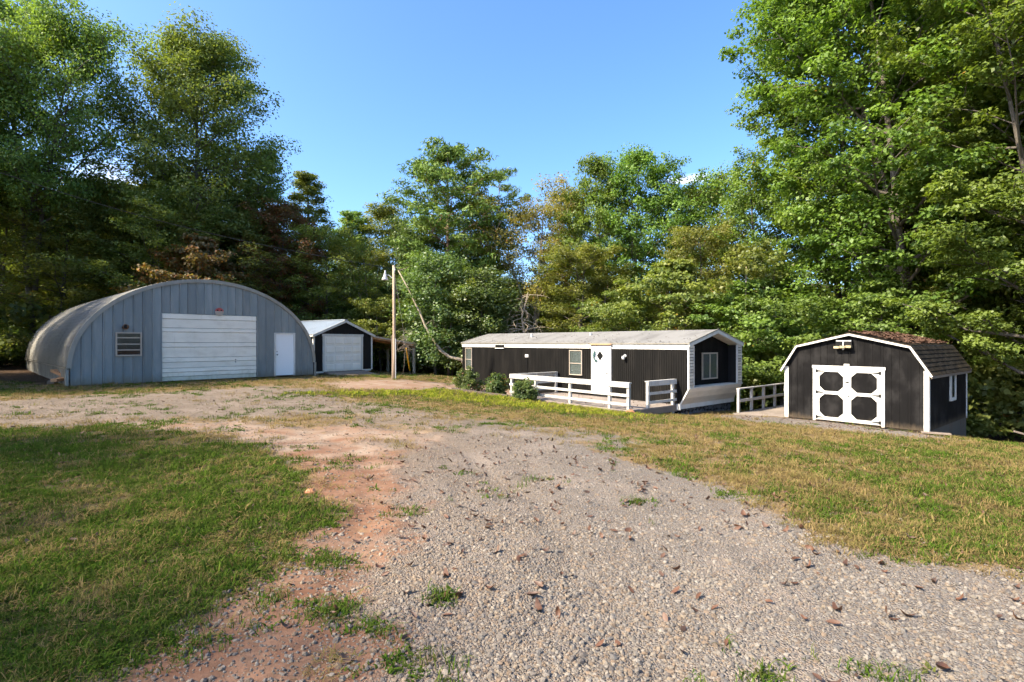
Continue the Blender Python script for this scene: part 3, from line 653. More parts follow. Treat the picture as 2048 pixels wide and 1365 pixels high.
# ------------------------------------------------------------------ mobile home
T_A = math.atan2(-.768, .64)
def trailer():
    L, W = 13.9, 3.75; EV, RG = 2.49, 2.99; Z = -.95
    B = empty('mobile_home', (6.16, 18.28, Z), T_A); tag(B, 'long low black mobile home with white roof band and recessed end wall', 'mobile home')
    bot = lambda x: .20 if x < -.33 else .33 + (x + .33) / .33 * .58
    zt = lambda x: 2.29
    def seg(a, b, zb, zt_): ribbed(a, b, .10, .016, .014, zb, zt_).build('front_wall', M['black'], B)
    seg(-L, -4.47, bot, zt); seg(-4.47, -3.39, lambda x: 2.30, lambda x: 2.31); seg(-3.39, -.02, bot, zt)
    bx('front_core', M['dark_in'], B, -L + .02, -.42, .03, .06, .2, 2.4)
    bx('end_wall_far', M['black'], B, -L, -L + .05, .02, W, .2, 2.4)
    bx('rear_wall', M['black'], B, -L, -.35, W - .05, W, .2, 2.4)
    # lower black apron down to the ground on the long side
    bx('apron', M['black_plain'], B, -L + .05, -.36, .05, .09, -.1, .22)
    # white band under the eave: two strips
    for a, b in ((-L - .01, -4.45), (-3.41, .012)):
        bx('band_board', M['white'], B, a, b, -.03, -.003, 2.385, 2.488); bx('band_board', M['white'], B, a, b, -.02, -.002, 2.27, 2.38)
    bx('band_board', M['white'], B, -4.449, -3.411, -.018, -.002, 2.44, 2.487)
    # roof: two coated slopes, thin metal drip edge with litter caught on it
    for s in (0, 1):
        y0 = -.07 if s == 0 else W + .07; v = []; f = []; xs = np.linspace(-L - .05, .06, 42)
        for i, x in enumerate(xs):
            w = (random.Random(i).random() - .5) * .012
            for k in range(5):
                t = k / 4; v.append((x, y0 + (W / 2 - y0) * t, EV + .015 + (RG - EV) * (t ** .92) + (w if 0 < k < 4 else 0)))
        for i in range(41):
            for k in range(4):
                q = (5*i+k, 5*(i+1)+k, 5*(i+1)+k+1, 5*i+k+1); f.append(q if s == 0 else q[::-1])
        MB().add(v, f).build('roof_slope', M['trailer_roof'], B, True)
        MB().bar((-L - .05, y0 + .005, EV - .005), (.06, y0 + .005, EV - .005), .02, .035).build('drip_edge', M['galv_trim'], B)
    rn = random.Random(5); dl = MB()
    for i in range(170):
        x = -rn.random() * L; y = -.06 + rn.random() ** 2 * 1.4; t = (y + .07) / (W / 2 + .07); z = EV + .03 + (RG - EV) * t ** .92; s = .03 + rn.random() * .05; a = rn.random() * 6
        dl.add([(x, y, z), (x + s * math.cos(a), y + s * math.sin(a), z + .012), (x + s * math.cos(a + 1.4), y + s * math.sin(a + 1.4), z + .02)], [(0, 1, 2)])
    tag(dl.build('roof_litter', M['dead_leaf'], B), kind='stuff')
    for (x, y) in ((-9.3, 1.0), (-5.6, 1.2)): MB().tube([(x, y, 2.7), (x, y, 2.95)], .05, 8).build('vent_pipe', M['grey_plastic'], B)
    MB().prism([(-L, W, 2.36), (-L, 0, 2.36), (-L, 0, EV - .01), (-L, W / 2, RG - .02), (-L, W, EV - .01)], (.04, 0, 0)).build('gable', M['white'], B)
    # end: recessed ribbed wall with window
    rec = -.40
    def endtop(y): return EV - .06 + (RG - EV) * (1 - abs(y - W / 2) / (W / 2)) - .06
    e = ribbed(.30, W - .30, .10, .016, .014, lambda y: .93, endtop)
    e.v = [(rec - py, px, z) for px, py, z in e.v]
    e2 = ribbed(.30, W / 2, .10, .016, .014, lambda y: .93, endtop); e3 = ribbed(W / 2, W - .30, .10, .016, .014, lambda y: .93, endtop)
    for q in (e2, e3):
        q.v = [(rec - py, px, z) for px, py, z in q.v]; q.build('end_wall', M['black'], B)
    # window on the end wall (built facing -y then turned)
    w = empty_window = None
    hold = bpy.data.objects.new('window', None)
    wo_ = window(B, 1.50, 2.60, 1.14, 2.14, 0, M['frame_tan'], .05, (), (2.05,), True, 0)
    wo_.rotation_euler = (0, 0, R(90)); wo_.location = (rec, 0, 0)
    bpy.data.objects.remove(hold)
    # pillars each side of the recess, clad in short lapped boards
    for y0 in (0, W - .33):
        core = bx('corner_pillar', M['black_plain'], B, rec - .02, -.012, y0 + .03, y0 + .315, .92, 2.42)  # black core also paints the shade lines in the lap gaps
        k = 0; z = .93
        while z < 2.42:
            MB().prism([(-.012, y0 + .02, z), (.026, y0 + .02, z), (-.002, y0 + .02, z + .088), (-.012, y0 + .02, z + .088)], (0, .29, 0)).build('lap_board', M['siding_tan'], core); z += .108
        MB().box(-.05, .018, y0 - .012, y0 + .02, .90, 2.47).box(-.03, .018, y0 + .31, y0 + .33, .95, 2.40).build('corner_strip', M['white'], core)
    # rake trim, soffit
    for s in (-1, 1):
        ye = W / 2 + s * (W / 2 + .06)
        MB().bar((.045, W / 2, RG - .055), (.045, ye, EV - .055), .03, .13).build('rake_board', M['white'], B)
        MB().bar((.05, W / 2, RG + .02), (.05, ye, EV + .02), .05, .035).build('rake_drip', M['galv_trim'], B)
        a, b_ = (W / 2, RG - .13), (W / 2 + s * (W / 2 - .02), EV - .12)
        MB().prism([(rec, a[0], a[1]), (.03, a[0], a[1]), (.03, b_[0], b_[1]), (rec, b_[0], b_[1])], (0, 0, .02)).build('soffit', M['white'], B)
    # ledge and slanted apron of lapped boards
    bx('ledge', M['white'], B, rec, .035, .035, W + .02, .90, .945)
    MB().prism([(-.02, .03, .9), (-.36, .03, .33), (-.6, .03, .33), (-.45, .03, .9)], (0, W - .06, 0)).build('apron_core', M['dark_in'], B)  # core painted dark to draw shade lines between the boards
    n = 5
    for i in range(n):
        t0, t1 = i / n, (i + .84) / n; xa, za = -.33 * t0, .90 - .57 * t0; xb, zb = -.33 * t1, .90 - .57 * t1
        nx, nz = .866, -.5
        MB().prism([(xa + nx * .004, .0, za + nz * .004), (xb + nx * .04, .0, zb + nz * .04), (xb, .0, zb), (xa - nx * .01, .0, za - nz * .01)], (0, W, 0)).build('siding_board', M['siding_tan'], B)
    MB().bar((.01, -.012, .91), (-.33, -.012, .32), .03, .05).build('slant_trim', M['white'], B)
    bx('bottom_trim', M['white'], B, -.40, -.305, -.04, W + .01, .17, .335)
    bx('corner_block', M['white'], B, -.44, -.29, -.09, -.042, .14, .35)
    # painted stone skirt under the end: stones set in dark mortar
    bx('skirt_wall', M['black_plain'], B, -.52, -.45, .0, W, -.6, .2)
    rn = random.Random(3); y = .02
    while y < W - .1:
        w_ = .16 + rn.random() * .2; z = -.38
        while z < .14:
            h = .10 + rn.random() * .14; cy, cz = y + w_ / 2, z + h / 2; p = []
            for k in range(8):
                t = k / 8 * 6.283; rr = .44 + rn.random() * .14
                p.append((-.46, cy + w_ * rr * math.cos(t), min(.165, cz + h * rr * math.sin(t))))
            m = MB(); d = .03 + rn.random() * .03; c0 = [Vector(q) for q in p]; ct = sum(c0, Vector()) / 8
            top = [ct + (q - ct) * .78 + Vector((d, 0, 0)) for q in c0]
            m.add(c0 + top, [tuple(range(8, 16))] + [(k, (k + 1) % 8, 8 + (k + 1) % 8, 8 + k) for k in range(8)]); m.build('stone', M['skirt_stone'], B); z += h
        y += w_
    # windows on the long side
    window(B, -13.55, -12.95, 1.02, 2.22, -.006, M['frame_tan'], .035, (1.60,), (), True, 11)
    window(B, -5.72, -4.98, 1.13, 2.19, -.006, M['frame_tan'], .035, (1.63,), (), True, 10)
    v = bx('wall_vent', M['dark_in'], B, -10.9, -10.2, -.033, -.031, 2.20, 2.40)
    for z in (2.215, 2.27, 2.325): MB().prism([(-10.9, -.034, z), (-10.9, -.075, z - .005), (-10.9, -.06, z + .02), (-10.9, -.034, z + .035)], (.7, 0, 0)).build('louvre', M['white'] if z < 2.25 else M['dark_iron'], v)
    m = bx('meter_box', M['white'], B, -8.60, -8.38, -.05, -.002, 1.82, 1.95); MB().tube([(-8.49, -.03, 1.82), (-8.49, -.03, .6)], .014, 6).build('conduit', M['dark_iron'], m)
    # door
    d = bx('front_door', M['white_door'], B, -4.36, -3.50, -.05, -.008, .50, 2.38)
    MB().box(-4.45, -4.365, -.06, .0, .46, 2.42).box(-3.495, -3.41, -.06, .0, .46, 2.42).box(-4.365, -3.495, -.055, .0, 2.385, 2.43).build('door_frame', M['white'], d)
    MB().prism([(-4.5, -.0, 2.455), (-4.5, -.13, 2.425), (-4.5, -.13, 2.445), (-4.5, .0, 2.485)], (1.14, 0, 0)).build('door_hood', M['wood_brown'], d)
    cx, cz = -3.98, 1.98; dm = MB().prism([(cx - .17, -.053, cz), (cx, -.053, cz - .2), (cx + .17, -.053, cz), (cx, -.053, cz + .2)], (0, -.008, 0)).build('diamond_pane', M['dark_iron'], d)
    MB().tube([(-3.60, -.11, 1.29), (-3.60, -.05, 1.29)], [.03, .02], 10).build('handle', M['dark_iron'], d); MB().tube([(-3.60, -.08, 1.43), (-3.60, -.05, 1.43)], .024, 10).build('deadbolt', M['dark_iron'], d)
    # wreath hanging on the door
    wr = empty('door_wreath', B.matrix_basis @ Vector((cx - .1, -.07, cz - .02)), T_A); tag(wr, 'dark blue-green leafy swag hanging on the white front door', 'wreath')
    rn = random.Random(8); m = MB(); hoop = []
    for k in range(70):
        t = R(125 + rn.random() * 130); rr = .2 + (rn.random() - .5) * .09; p = Vector((rr * math.cos(t), -.02 - rn.random() * .03, rr * math.sin(t))); s = .022 + rn.random() * .035; a = rn.random() * 6.3
        q = Vector((math.cos(a), -.4 * rn.random(), math.sin(a))) * s; r_ = Vector((-math.sin(a), .2, math.cos(a))) * s * .45
        m.add([p - q, p + r_, p + q, p - r_], [(0, 1, 2, 3)])
    m.build('leaves', M['greenery'], wr)
    MB().tube([(.2 * math.cos(R(125 + 130 * i / 12)), -.012, .2 * math.sin(R(125 + 130 * i / 12))) for i in range(13)], .008, 5).build('hoop', M['wood'], wr)
    # porch lamp
    lp = empty('porch_lamp', B.matrix_basis @ Vector((-2.74, 0, 1.95)), T_A); tag(lp, 'small glass porch lamp on the black wall beside the front door', 'wall lamp')
    MB().tube([(0, -.0, .05), (0, -.03, .05)], .06, 10).build('back_plate', M['grey_plastic'], lp)
    MB().tube([(0, -.02, .06), (0, -.09, .09), (0, -.13, .06)], .015, 6).build('arm', M['grey_plastic'], lp)
    MB().tube([(0, -.13, .05), (0, -.13, .02), (0, -.13, -.06), (0, -.13, -.10)], [.05, .07, .065, .03], 12).build('globe', M['globe'], lp, True)
    return B
TR = trailer()
TM = TR.matrix_basis

# ------------------------------------------------------------------ porch deck and its rail
def deck():
    z0 = .33; x0, x1, y0, y1 = -6.48, -.43, -2.73, -.06
    D = empty('porch_deck', TM @ Vector((x0, y0, 0)), T_A); tag(D, 'low timber porch deck with white three-board railing along the mobile home', 'deck')
    LX, LY = x1 - x0, y1 - y0; n = 19; bw = LY / n
    rn = random.Random(2)
    for i in range(n):
        y = i * bw; cut = 2.0 + rn.random() * 2
        for a, b in ((0, cut), (cut + .006, LX)): bx('deck_board', M['deck'], D, a + .002, b, y + .004, y + bw - .004, z0 - .035 - rn.random() * .004, z0 - rn.random() * .005)
    bx('rim_joist', M['wood'], D, 0, LX, .0, .04, z0 - .24, z0 - .04); bx('rim_joist', M['wood'], D, LX - .04, LX, .045, LY, z0 - .24, z0 - .04); bx('rim_joist', M['wood'], D, 0, .04, .045, LY, z0 - .24, z0 - .04)
    def rail(a, b, out):
        a = Vector(a); b = Vector(b); o = Vector(out)
        for zc, h, t in ((z0 + .80, .14, .04), (z0 + .48, .09, .035), (z0 + .18, .09, .035)):
            MB().bar(a + o * .055 + Vector((0, 0, zc)), b + o * .055 + Vector((0, 0, zc)), t, h).build('rail', M['white_rail'], D)
        MB().bar(a + Vector((0, 0, z0 + .885)), b + Vector((0, 0, z0 + .885)), .14, .035).build('cap_rail', M['white_rail'], D)
    def post(x, y): bx('post', M['white_rail'], D, x - .045, x + .045, y - .045, y + .045, z0 - .3, z0 + .866)
    for x in (.05, 1.5, 3.35, 5.17, 5.95): post(x, .06)
    rail((-.02, .06, 0), (6.02, .06, 0), (0, -1, 0))
    for y in (1.4, 2.6): post(.05, y)
    rail((.05, .14, 0), (.05, LY - .02, 0), (-1, 0, 0))
    post(5.98, 1.05); post(5.98, 2.5); rail((5.98, .98, 0), (5.98, LY - .02, 0), (1, 0, 0))
deck()
def walkway():
    D = empty('walkway_bridge', (8.24, 19.1, -.95), T_A); tag(D, 'plank walkway with white two-board rail between mobile home and barn shed', 'walkway')
    for i in range(38):
        y = -.5 + i * .125; bx('walk_board', M['deck'], D, .0, 1.62, y + .003, y + .121, -.06, -.025 + (i % 3) * .002)
    for x in (.1, 1.5): bx('joist', M['wood'], D, x, x + .05, -.48, 4.2, -.22, -.061)
    for y in (0, 1.0, 1.98, 2.95, 3.9):
        p = D.matrix_basis @ Vector((.0, y, 0)); bx('post', M['white_rail'], D, -.045, .04, y - .042, y + .042, gz(p.x, p.y) + .95 - .15, .82)
    MB().bar((0, -.05, .84), (0, 4.1, .84), .12, .04).build('rail', M['white_rail'], D); MB().bar((-.0, -.0, .40), (-.0, 4.1, .40), .11, .09).build('rail', M['white_rail'], D)
walkway()

# ------------------------------------------------------------------ gambrel barn shed
def shed():
    W, D = 3.9, 4.6; EV, BK, PK, bxo = 1.735, 2.41, 2.79, .40; Z = -.95; ang = math.atan2(-.777, .629)
    B = empty('barn_shed', (9.27, 17.8, Z), ang); tag(B, 'black gambrel-roofed barn shed with white braced double doors', 'shed')
    def top(x):
        x = W - x if x > W / 2 else x
        return EV + (BK - EV) * x / bxo if x < bxo else BK + (PK - BK) * (x - bxo) / (W / 2 - bxo)
    DX0, DX1, DZ0, DZ1 = .91, 2.83, .05, 1.76
    for a, b, zb in ((.0, .40, .02), (.40, DX0, .02), (DX0, W / 2, DZ1), (W / 2, DX1, DZ1), (DX1, 3.5, .02), (3.5, W, .02)):
        ribbed(a, b, .2, .014, .009, lambda x: zb, lambda x: top(x) - .03).build('front_wall', M['black_shed'], B)
    pts = [(.01, .02, .02), (W - .01, .02, .02), (W - .01, .02, EV - .04), (W - bxo, .02, BK - .05), (W / 2, .02, PK - .05), (bxo, .02, BK - .05), (.01, .02, EV - .04)]
    MB().prism(pts, (0, .02, 0)).build('front_backing', M['dark_in'], B)
    MB().prism([(p[0], D - .03, p[2]) for p in pts], (0, .03, 0)).build('rear_wall', M['black_shed'], B)
    bx('side_wall', M['black_shed'], B, .002, .04, .045, D - .04, .02, EV - .02); bx('side_wall', M['black_shed'], B, W - .04, W - .002, .045, D - .04, .02, EV - .02)
    bx('floor_frame', M['wood'], B, .05, W - .05, .1, D - .1, -.12, .019)
    # bare plywood skirt where the ground falls away
    sk = [(W - .03, .12, .0), (W - .03, D - .02, .0), (W - .03, D - .02, -1.0), (W - .03, .12, -.35)]
    for i in range(4):
        t0, t1 = i / 4, (i + 1) / 4; ya, yb = .12 + (D - .14) * t0, .12 + (D - .14) * t1 - .006
        MB().prism([(W - .03, ya, .012), (W - .03, yb, .012), (W - .03, yb, -.3 - .75 * t1), (W - .03, ya, -.3 - .75 * t0)], (.018, 0, 0)).build('skirt_panel', M['ply'], B)
    # corner boards
    for x in (-.016, W - .11): bx('corner_board', M['white'], B, x, x + .125, -.024, -.003, .0, EV - .01)
    bx('corner_board', M['white'], B, W - .001, W + .016, -.02, .09, .0, EV - .03); bx('corner_board', M['white'], B, W - .001, W + .016, D - .1, D, .0, EV - .03)
    # roof decks, rake trim and shingles
    ov = .12; oe = .10
    k = (BK - EV) / bxo; ex, ez = -oe, EV - oe * k * .9
    prof = [(ex, ez), (bxo, BK), (W / 2, PK), (W - bxo, BK), (W - ex, ez)]
    for i, ((xa, za), (xb, zb)) in enumerate(zip(prof[:-1], prof[1:])):
        MB().prism([(xa, -ov, za), (xb, -ov, zb), (xb, -ov, zb + .025), (xa, -ov, za + .025)], (0, D + 2 * ov, 0)).build('roof_deck', M['wood'], B)
        MB().bar((xa, -ov - .012, za - .02), (xb, -ov - .012, zb - .02), .022, .055, (0, 0, 1)).build('rake_board', M['white'], B)
    bx('eave_board', M['wood'], B, W - ex - .02, W - ex + .004, -ov, D + ov, ez - .07, ez + .02)
    rn = random.Random(9)
    def course(xa, za, xb, zb, rows, per, single):
        a = Vector((xa, 0, za)); b = Vector((xb, 0, zb)); d = b - a; nrm = Vector((d.z, 0, -d.x)).normalized()
        if nrm.z < 0: nrm = -nrm
        whole = MB(); tw = (D + 2 * ov) / per
        for r_ in range(rows):
            lo = a + d * (r_ / rows); hi = a + d * min(1, (r_ + 1.3) / rows)
            for c in range(per):
                y0 = -ov + c * tw + (r_ % 2) * tw * .5 * (1 if c < per - 1 else 0); y1 = min(D + ov, -ov + (c + 1) * tw + (r_ % 2) * tw * .5 - .012)
                if c == 0: y0 = -ov
                h = .042 + rn.random() * .008; l2 = lo + nrm * h; h2 = hi + nrm * .028
                vs_ = [Vector((p.x, y, p.z)) for p in (lo + nrm * .027, hi + nrm * .02) for y in (y0, y1)] + [Vector((p.x, y, p.z)) for p in (l2, h2) for y in (y0, y1)]
                fs_ = [(4, 5, 7, 6), (0, 1, 5, 4), (0, 4, 6, 2), (1, 3, 7, 5)]
                (MB().add(vs_, fs_).build('shingle', M['shingle'], B) if single else whole.add(vs_, fs_))
        if not single: tag(whole.build('shingle_field', M['shingle'], B), kind='stuff')
    course(W - ex, ez, W - bxo, BK, 7, 18, True)
    course(W - bxo, BK, W / 2, PK, 9, 18, True)
    course(ex, ez, bxo, BK, 7, 18, False); course(bxo, BK, W / 2, PK, 9, 18, False)
    MB().bar((W / 2, -ov, PK + .05), (W / 2, D + ov, PK + .05), .22, .02).build('ridge_cap', M['shingle'], B)
    dl = MB()
    for i in range(900):
        x = W / 2 + rn.random() ** 1.2 * (W / 2 - bxo); y = -ov + rn.random() * (D + 2 * ov); z = top(x) + .075 + rn.random() * .03; s = .04 + rn.random() * .06; a = rn.random() * 6.28
        dl.add([(x - s * math.cos(a), y - s * math.sin(a), z), (x + s * .5 * math.sin(a), y - s * .5 * math.cos(a), z + .03 * rn.random()), (x + s * math.cos(a), y + s * math.sin(a), z + .03), (x - s * .5 * math.sin(a), y + s * .5 * math.cos(a), z)], [(0, 1, 2, 3)])
    tag(dl.build('roof_litter', M['leaf_litter'], B), kind='stuff')
    # double doors: black board with white frame, cross rail and corner braces
    mid = (DX0 + DX1) / 2
    for x0, x1 in ((DX0 + .06, mid - .004), (mid + .004, DX1 - .06)):
        d = bx('door_leaf', M['black_shed'], B, x0, x1, -.012, .012, DZ0, DZ1 - .07); t = .105; zc = .93; zt_ = DZ1 - .07; y0, y1 = -.036, -.0125
        fr = MB().box(x0, x0 + t, y0, y1, DZ0, zt_).box(x1 - t, x1, y0, y1, DZ0, zt_).box(x0 + t, x1 - t, y0, y1, DZ0, DZ0 + t).box(x0 + t, x1 - t, y0, y1, zt_ - t * .9, zt_).box(x0 + t, x1 - t, y0, y1, zc - .05, zc + .05)
        fr.build('door_frame', M['white'], d)
        for za, zb in ((DZ0 + t, zc - .05), (zc + .05, zt_ - t * .9)):
            for sx in (0, 1):
                for sz in (0, 1):
                    px = x0 + t if sx == 0 else x1 - t; pz = za if sz == 0 else zb; q = .15
                    MB().prism([(px, y0 + .001, pz), (px + (q if sx == 0 else -q), y0 + .001, pz), (px, y0 + .001, pz + (q if sz == 0 else -q))], (0, .022, 0)).build('corner_brace', M['white'], d)
        hx = x0 if x0 < mid - .2 and x1 < mid + .01 else x1
        for z in (.13, .93, 1.61):
            s = 1 if hx == x0 else -1
            h = MB().box(min(hx, hx + s * .05), max(hx, hx + s * .05), y0 - .012, y0 - .001, z - .05, z + .05).prism([(hx + s * .05, y0 - .001, z - .025), (hx + s * .24, y0 - .001, z - .008), (hx + s * .24, y0 - .001, z + .008), (hx + s * .05, y0 - .001, z + .025)], (0, -.009, 0)); h.build('strap_hinge', M['dark_iron'], d)
    MB().tube([(mid + .05, -.06, .85), (mid + .05, -.037, .85)], .02, 8).build('latch', M['dark_iron'], B); bx('hasp', M['dark_iron'], B, mid - .05, mid + .05, -.052, -.037, 1.28, 1.31)
    MB().box(DX0 - .03, DX0 + .055, -.04, -.001, .0, DZ1 - .06).box(DX1 - .055, DX1 + .03, -.04, -.001, .0, DZ1 - .06).box(DX0 - .05, DX1 + .05, -.045, -.001, DZ1 - .06, DZ1 + .03).build('door_trim', M['white'], B)
    bx('plate', M['white'], B, mid - .08, mid + .07, -.07, -.0455, DZ1 + .0, DZ1 + .1)
    # side window
    wn_ = window(B, 2.28, 2.92, .72, 1.62, 0, M['white'], .09, (), (), False); wn_.rotation_euler = (0, 0, R(90)); wn_.location = (W + .006, 0, 0)
    # twin floodlight box under the peak
    f = empty('gable_floodlight', B.matrix_basis @ Vector((1.82, -.01, 2.36)), ang); tag(f, 'weathered floodlight box under the peak of the barn shed', 'floodlight')
    bx('housing', M['dark_iron'], f, -.24, .2, -.10, .0, .06, .26)
    for i in range(3): MB().box(-.27 + i * .165, -.125 + i * .165, -.2, -.05, -.02 + i * .012, .05 + i * .012).build('lamp_head', M['lens'], f)
    MB().tube([(-.03, -.1, -.02), (-.03, -.13, -.06)], [.035, .02], 8).build('sensor', M['grey_plastic'], f)
    MB().box(-.23, .19, -.112, -.101, .20, .23).box(-.05, -.02, -.112, -.101, .07, .195).build('bracket', M['grey_plastic'], f)
M['lens'] = weathered('yellowed_lamp_lens', (.42, .34, .2), (.3, .22, .12), .4)
M['leaf_litter'] = weathered('brown_leaf_litter', (.10, .048, .026), (.05, .028, .018), .85, amount=.8, scale=14, stretch=(1, 1, 1), grain=90)
shed()

# ------------------------------------------------------------------ utility pole, guy wire and cable
def pole():
    x, y = -5.57, 24.8; z = gz(x, y)
    P = empty('utility_pole', (x, y, z)); tag(P, 'weathered wooden utility pole with small lamp at its top', 'utility pole')
    MB().tube([(0, 0, -.2), (.01, 0, 1.2), (.0, 0, 3), (-.02, 0, 5.35)], [.085, .08, .072, .06], 12).build('shaft', M['wood_pole'], P, True)
    MB().tube([(.085, -.05, -.1), (.085, -.05, 1.9)], .022, 8).build('conduit', M['grey_plastic'], P)
    bx('splice_board', M['wood_pole'], P, -.11, -.075, -.04, .04, -.05, 2.05)
    MB().tube([(.03, -.09, 5.0), (.06, -.14, 5.25), (.10, -.12, 5.12)], .022, 8).build('weatherhead', M['grey_plastic'], P)
    L = empty('yard_lamp', (x, y, z)); tag(L, 'white bell-shaped yard lamp on an arm near the top of the pole', 'lamp')
    MB().tube([(-.08, 0, 4.75), (-.25, 0, 4.9), (-.40, 0, 4.9)], .018, 7).build('arm', M['grey_plastic'], L)
    MB().tube([(-.42, 0, 5.13), (-.42, 0, 4.98), (-.43, 0, 4.92)], [.03, .05, .06], 10).build('photocell', M['grey_plastic'], L)
    MB().tube([(-.43, 0, 4.95), (-.43, 0, 4.86), (-.43, 0, 4.72), (-.43, 0, 4.66)], [.06, .08, .15, .16], 14).build('shade', M['globe'], L, True)
    a = Vector((-5.98, 30.9, gz(-5.98, 30.9))); b = Vector((x, y, z + 5.1)); d = (b - a)
    G = empty('guy_wire', a); tag(G, 'bright yellow guy wire guard slanting in front of the lean-to', 'guy wire')
    MB().tube([d * .0, d], .008, 5).build('wire', M['grey_plastic'], G)
    MB().tube([d * .05, d * .30], .035, 8).build('guard', M['yellow'], G)
    rn = random.Random(4); m = MB()
    for i in range(46):
        t = .27 + rn.random() * .22; p = d * t + Vector((rn.gauss(0, .12), rn.gauss(0, .1), rn.gauss(0, .1))); q = p + Vector((rn.gauss(0, .25), rn.gauss(0, .15), -abs(rn.gauss(.2, .35)))); mid = (p + q) / 2 + Vector((rn.gauss(0, .1), 0, .05)); m.tube([p, mid, q], [.007, .006, .004], 4, False)
    m.build('dead_vine', M['wood'], G)
    c = MB(); e = Vector((-27, 18.5, 10.9)); s = Vector((x - .05, y, z + 5.2)); pts = [s.lerp(e, i / 24) + Vector((0, 0, -.9 * math.sin(math.pi * i / 24))) for i in range(25)]
    tag(c.tube(pts, .013, 5).build('overhead_cable', M['dark_iron']), 'thin dark overhead cable running from the pole into the trees', 'cable')
pole()

# ------------------------------------------------------------------ small things lying about
def rock(name, loc, r, seed, mat, label, cat):
    rn = np.random.default_rng(seed); bm_v = []
    nu, nv = 9, 6; m = MB()
    for j in range(nv + 1):
        ph = math.pi * j / nv
        for i in range(nu):
            th = 2 * math.pi * i / nu; k = r * (.8 + rn.random() * .4); m.v.append((k * math.sin(ph) * math.cos(th), k * .8 * math.sin(ph) * math.sin(th), k * .6 * math.cos(ph)))
    for j in range(nv):
        for i in range(nu): m.f.append((j*nu+i, j*nu+(i+1)%nu, (j+1)*nu+(i+1)%nu, (j+1)*nu+i))
    o = m.build(name, mat); o.location = loc; tag(o, label, cat)
q = TM @ Vector((-.36, -2.80, 0)); rock('clay_rock', (q.x, q.y, gsz(q.x, q.y) + .04), .16, 1, M['clay'], 'orange clay rock lying at the open corner of the porch deck', 'rock')
rock('clay_stone', (-2.15, 5.6, gsz(-2.15, 5.6) + .02), .055, 4, M['clay'], 'small brown stone at the edge of the green lawn', 'rock')
def pile():
    P = empty('lumber_heap', (-16.9, 20.0, gz(-16.9, 20.0)), R(128)); tag(P, 'heap of weathered timber offcuts beside the arched workshop', 'timber heap')
    rn = random.Random(6)
    for i in range(9):
        x = -1.2 + rn.random() * 2.2; y = rn.gauss(0, .16); l = .5 + rn.random() * .8; a = rn.gauss(0, .35); z = .05 + (i % 3) * .13
        MB().bar((x - l / 2, y - a * l / 2, z + rn.random() * .05), (x + l / 2, y + a * l / 2, z + rn.random() * .22), .2, .1).build('timber', M['wood_brown'] if i % 3 else M['wood'], P)
pile()
for i, (a, b, lab) in enumerate((((-2.62, 23.05), (-1.45, 22.05), 'pale edging board below the large bush'), ((-1.42, 22.0), (-.18, 20.95), 'pale edging board between the bushes and the deck corner'))):
    za, zb = gsz(*a), gsz(*b); o = MB().bar((0, 0, 0), (b[0] - a[0], b[1] - a[1], zb - za), .1, .12).build('edging_board', M['ply_pale'] if 'ply_pale' in M else M['ply']); o.location = (*a, za + .04); tag(o, lab, 'edging', 'flower bed edging')
def loose_board(name, a, b, w, h, mat, label):
    o = MB().bar((0, 0, 0), Vector(b) - Vector(a), w, h).build(name, mat); o.location = a; tag(o, label, 'board')
loose_board('loose_board', (11.35, 14.55, gz(11.35, 14.55) + .05), (11.95, 14.3, gz(11.95, 14.3) + .09), .12, .04, M['wood'], 'short grey board on the gravel by the shed corner')
loose_board('fallen_board', (14.2, 14.85, -.93), (15.6, 14.5, -1.35), .05, .05, M['wood'], 'pale fallen pole slanting out of the dark woods')

# ------------------------------------------------------------------ vegetation builders
def leaf_cloud(cen, rad, per, size, flat, rng, outward=None, k=4, thin=.38, droop=.15, upw=.7):
    """many single leaves round cluster centres; returns verts, faces, tint, warm"""
    nc = len(cen); n = nc * per
    ci = np.repeat(np.arange(nc), per)
    off = rng.normal(size=(n, 3)); off /= np.maximum(np.linalg.norm(off, axis=1, keepdims=True), 1e-6); off *= rng.random((n, 1)) ** .45
    P = cen[ci] + off * rad[ci][:, None] * np.array([1, 1, flat])
    nrm = rng.normal(size=(n, 3)) * .55 + np.array([0, 0, upw]) + off * .5
    if outward is not None: nrm += outward[ci] * .35
    nrm /= np.linalg.norm(nrm, axis=1, keepdims=True)
    t = np.cross(nrm, rng.normal(size=(n, 3))); t /= np.maximum(np.linalg.norm(t, axis=1, keepdims=True), 1e-6); b = np.cross(nrm, t)
    s = size * (.65 + .7 * rng.random((n, 1)))
    if k == 4: sh = [(-.5, 0, 0), (.02, thin, .06), (.5, 0, -droop), (.02, -thin, .06)]
    else: sh = [(-.5, 0, 0), (-.18, .46, .05), (.22, .30, 0), (.55, 0, -droop), (.22, -.30, 0), (-.18, -.46, .05)]
    V = np.stack([P + t * s * a + b * s * c + nrm * s * d for a, c, d in sh], 1).reshape(-1, 3)
    Q = np.arange(n * len(sh)).reshape(n, len(sh))
    ct = rng.random(nc)[ci] * .55 + rng.random(n) * .45; wr = rng.random(n) * .8 + rng.random(nc)[ci] * .2
    return V, Q, np.repeat(ct, len(sh)), np.repeat(wr, len(sh))
def join_leaves(parts, name, mat):
    V = []; Q = []; T = []; Wm = []; o = 0
    for v, q, t, w in parts: V.append(v); Q.append(q + o); T.append(t); Wm.append(w); o += len(v)
    return np_mesh(name, np.concatenate(V), np.concatenate(Q), mat, dict(tint=np.concatenate(T), warm=np.concatenate(Wm)))
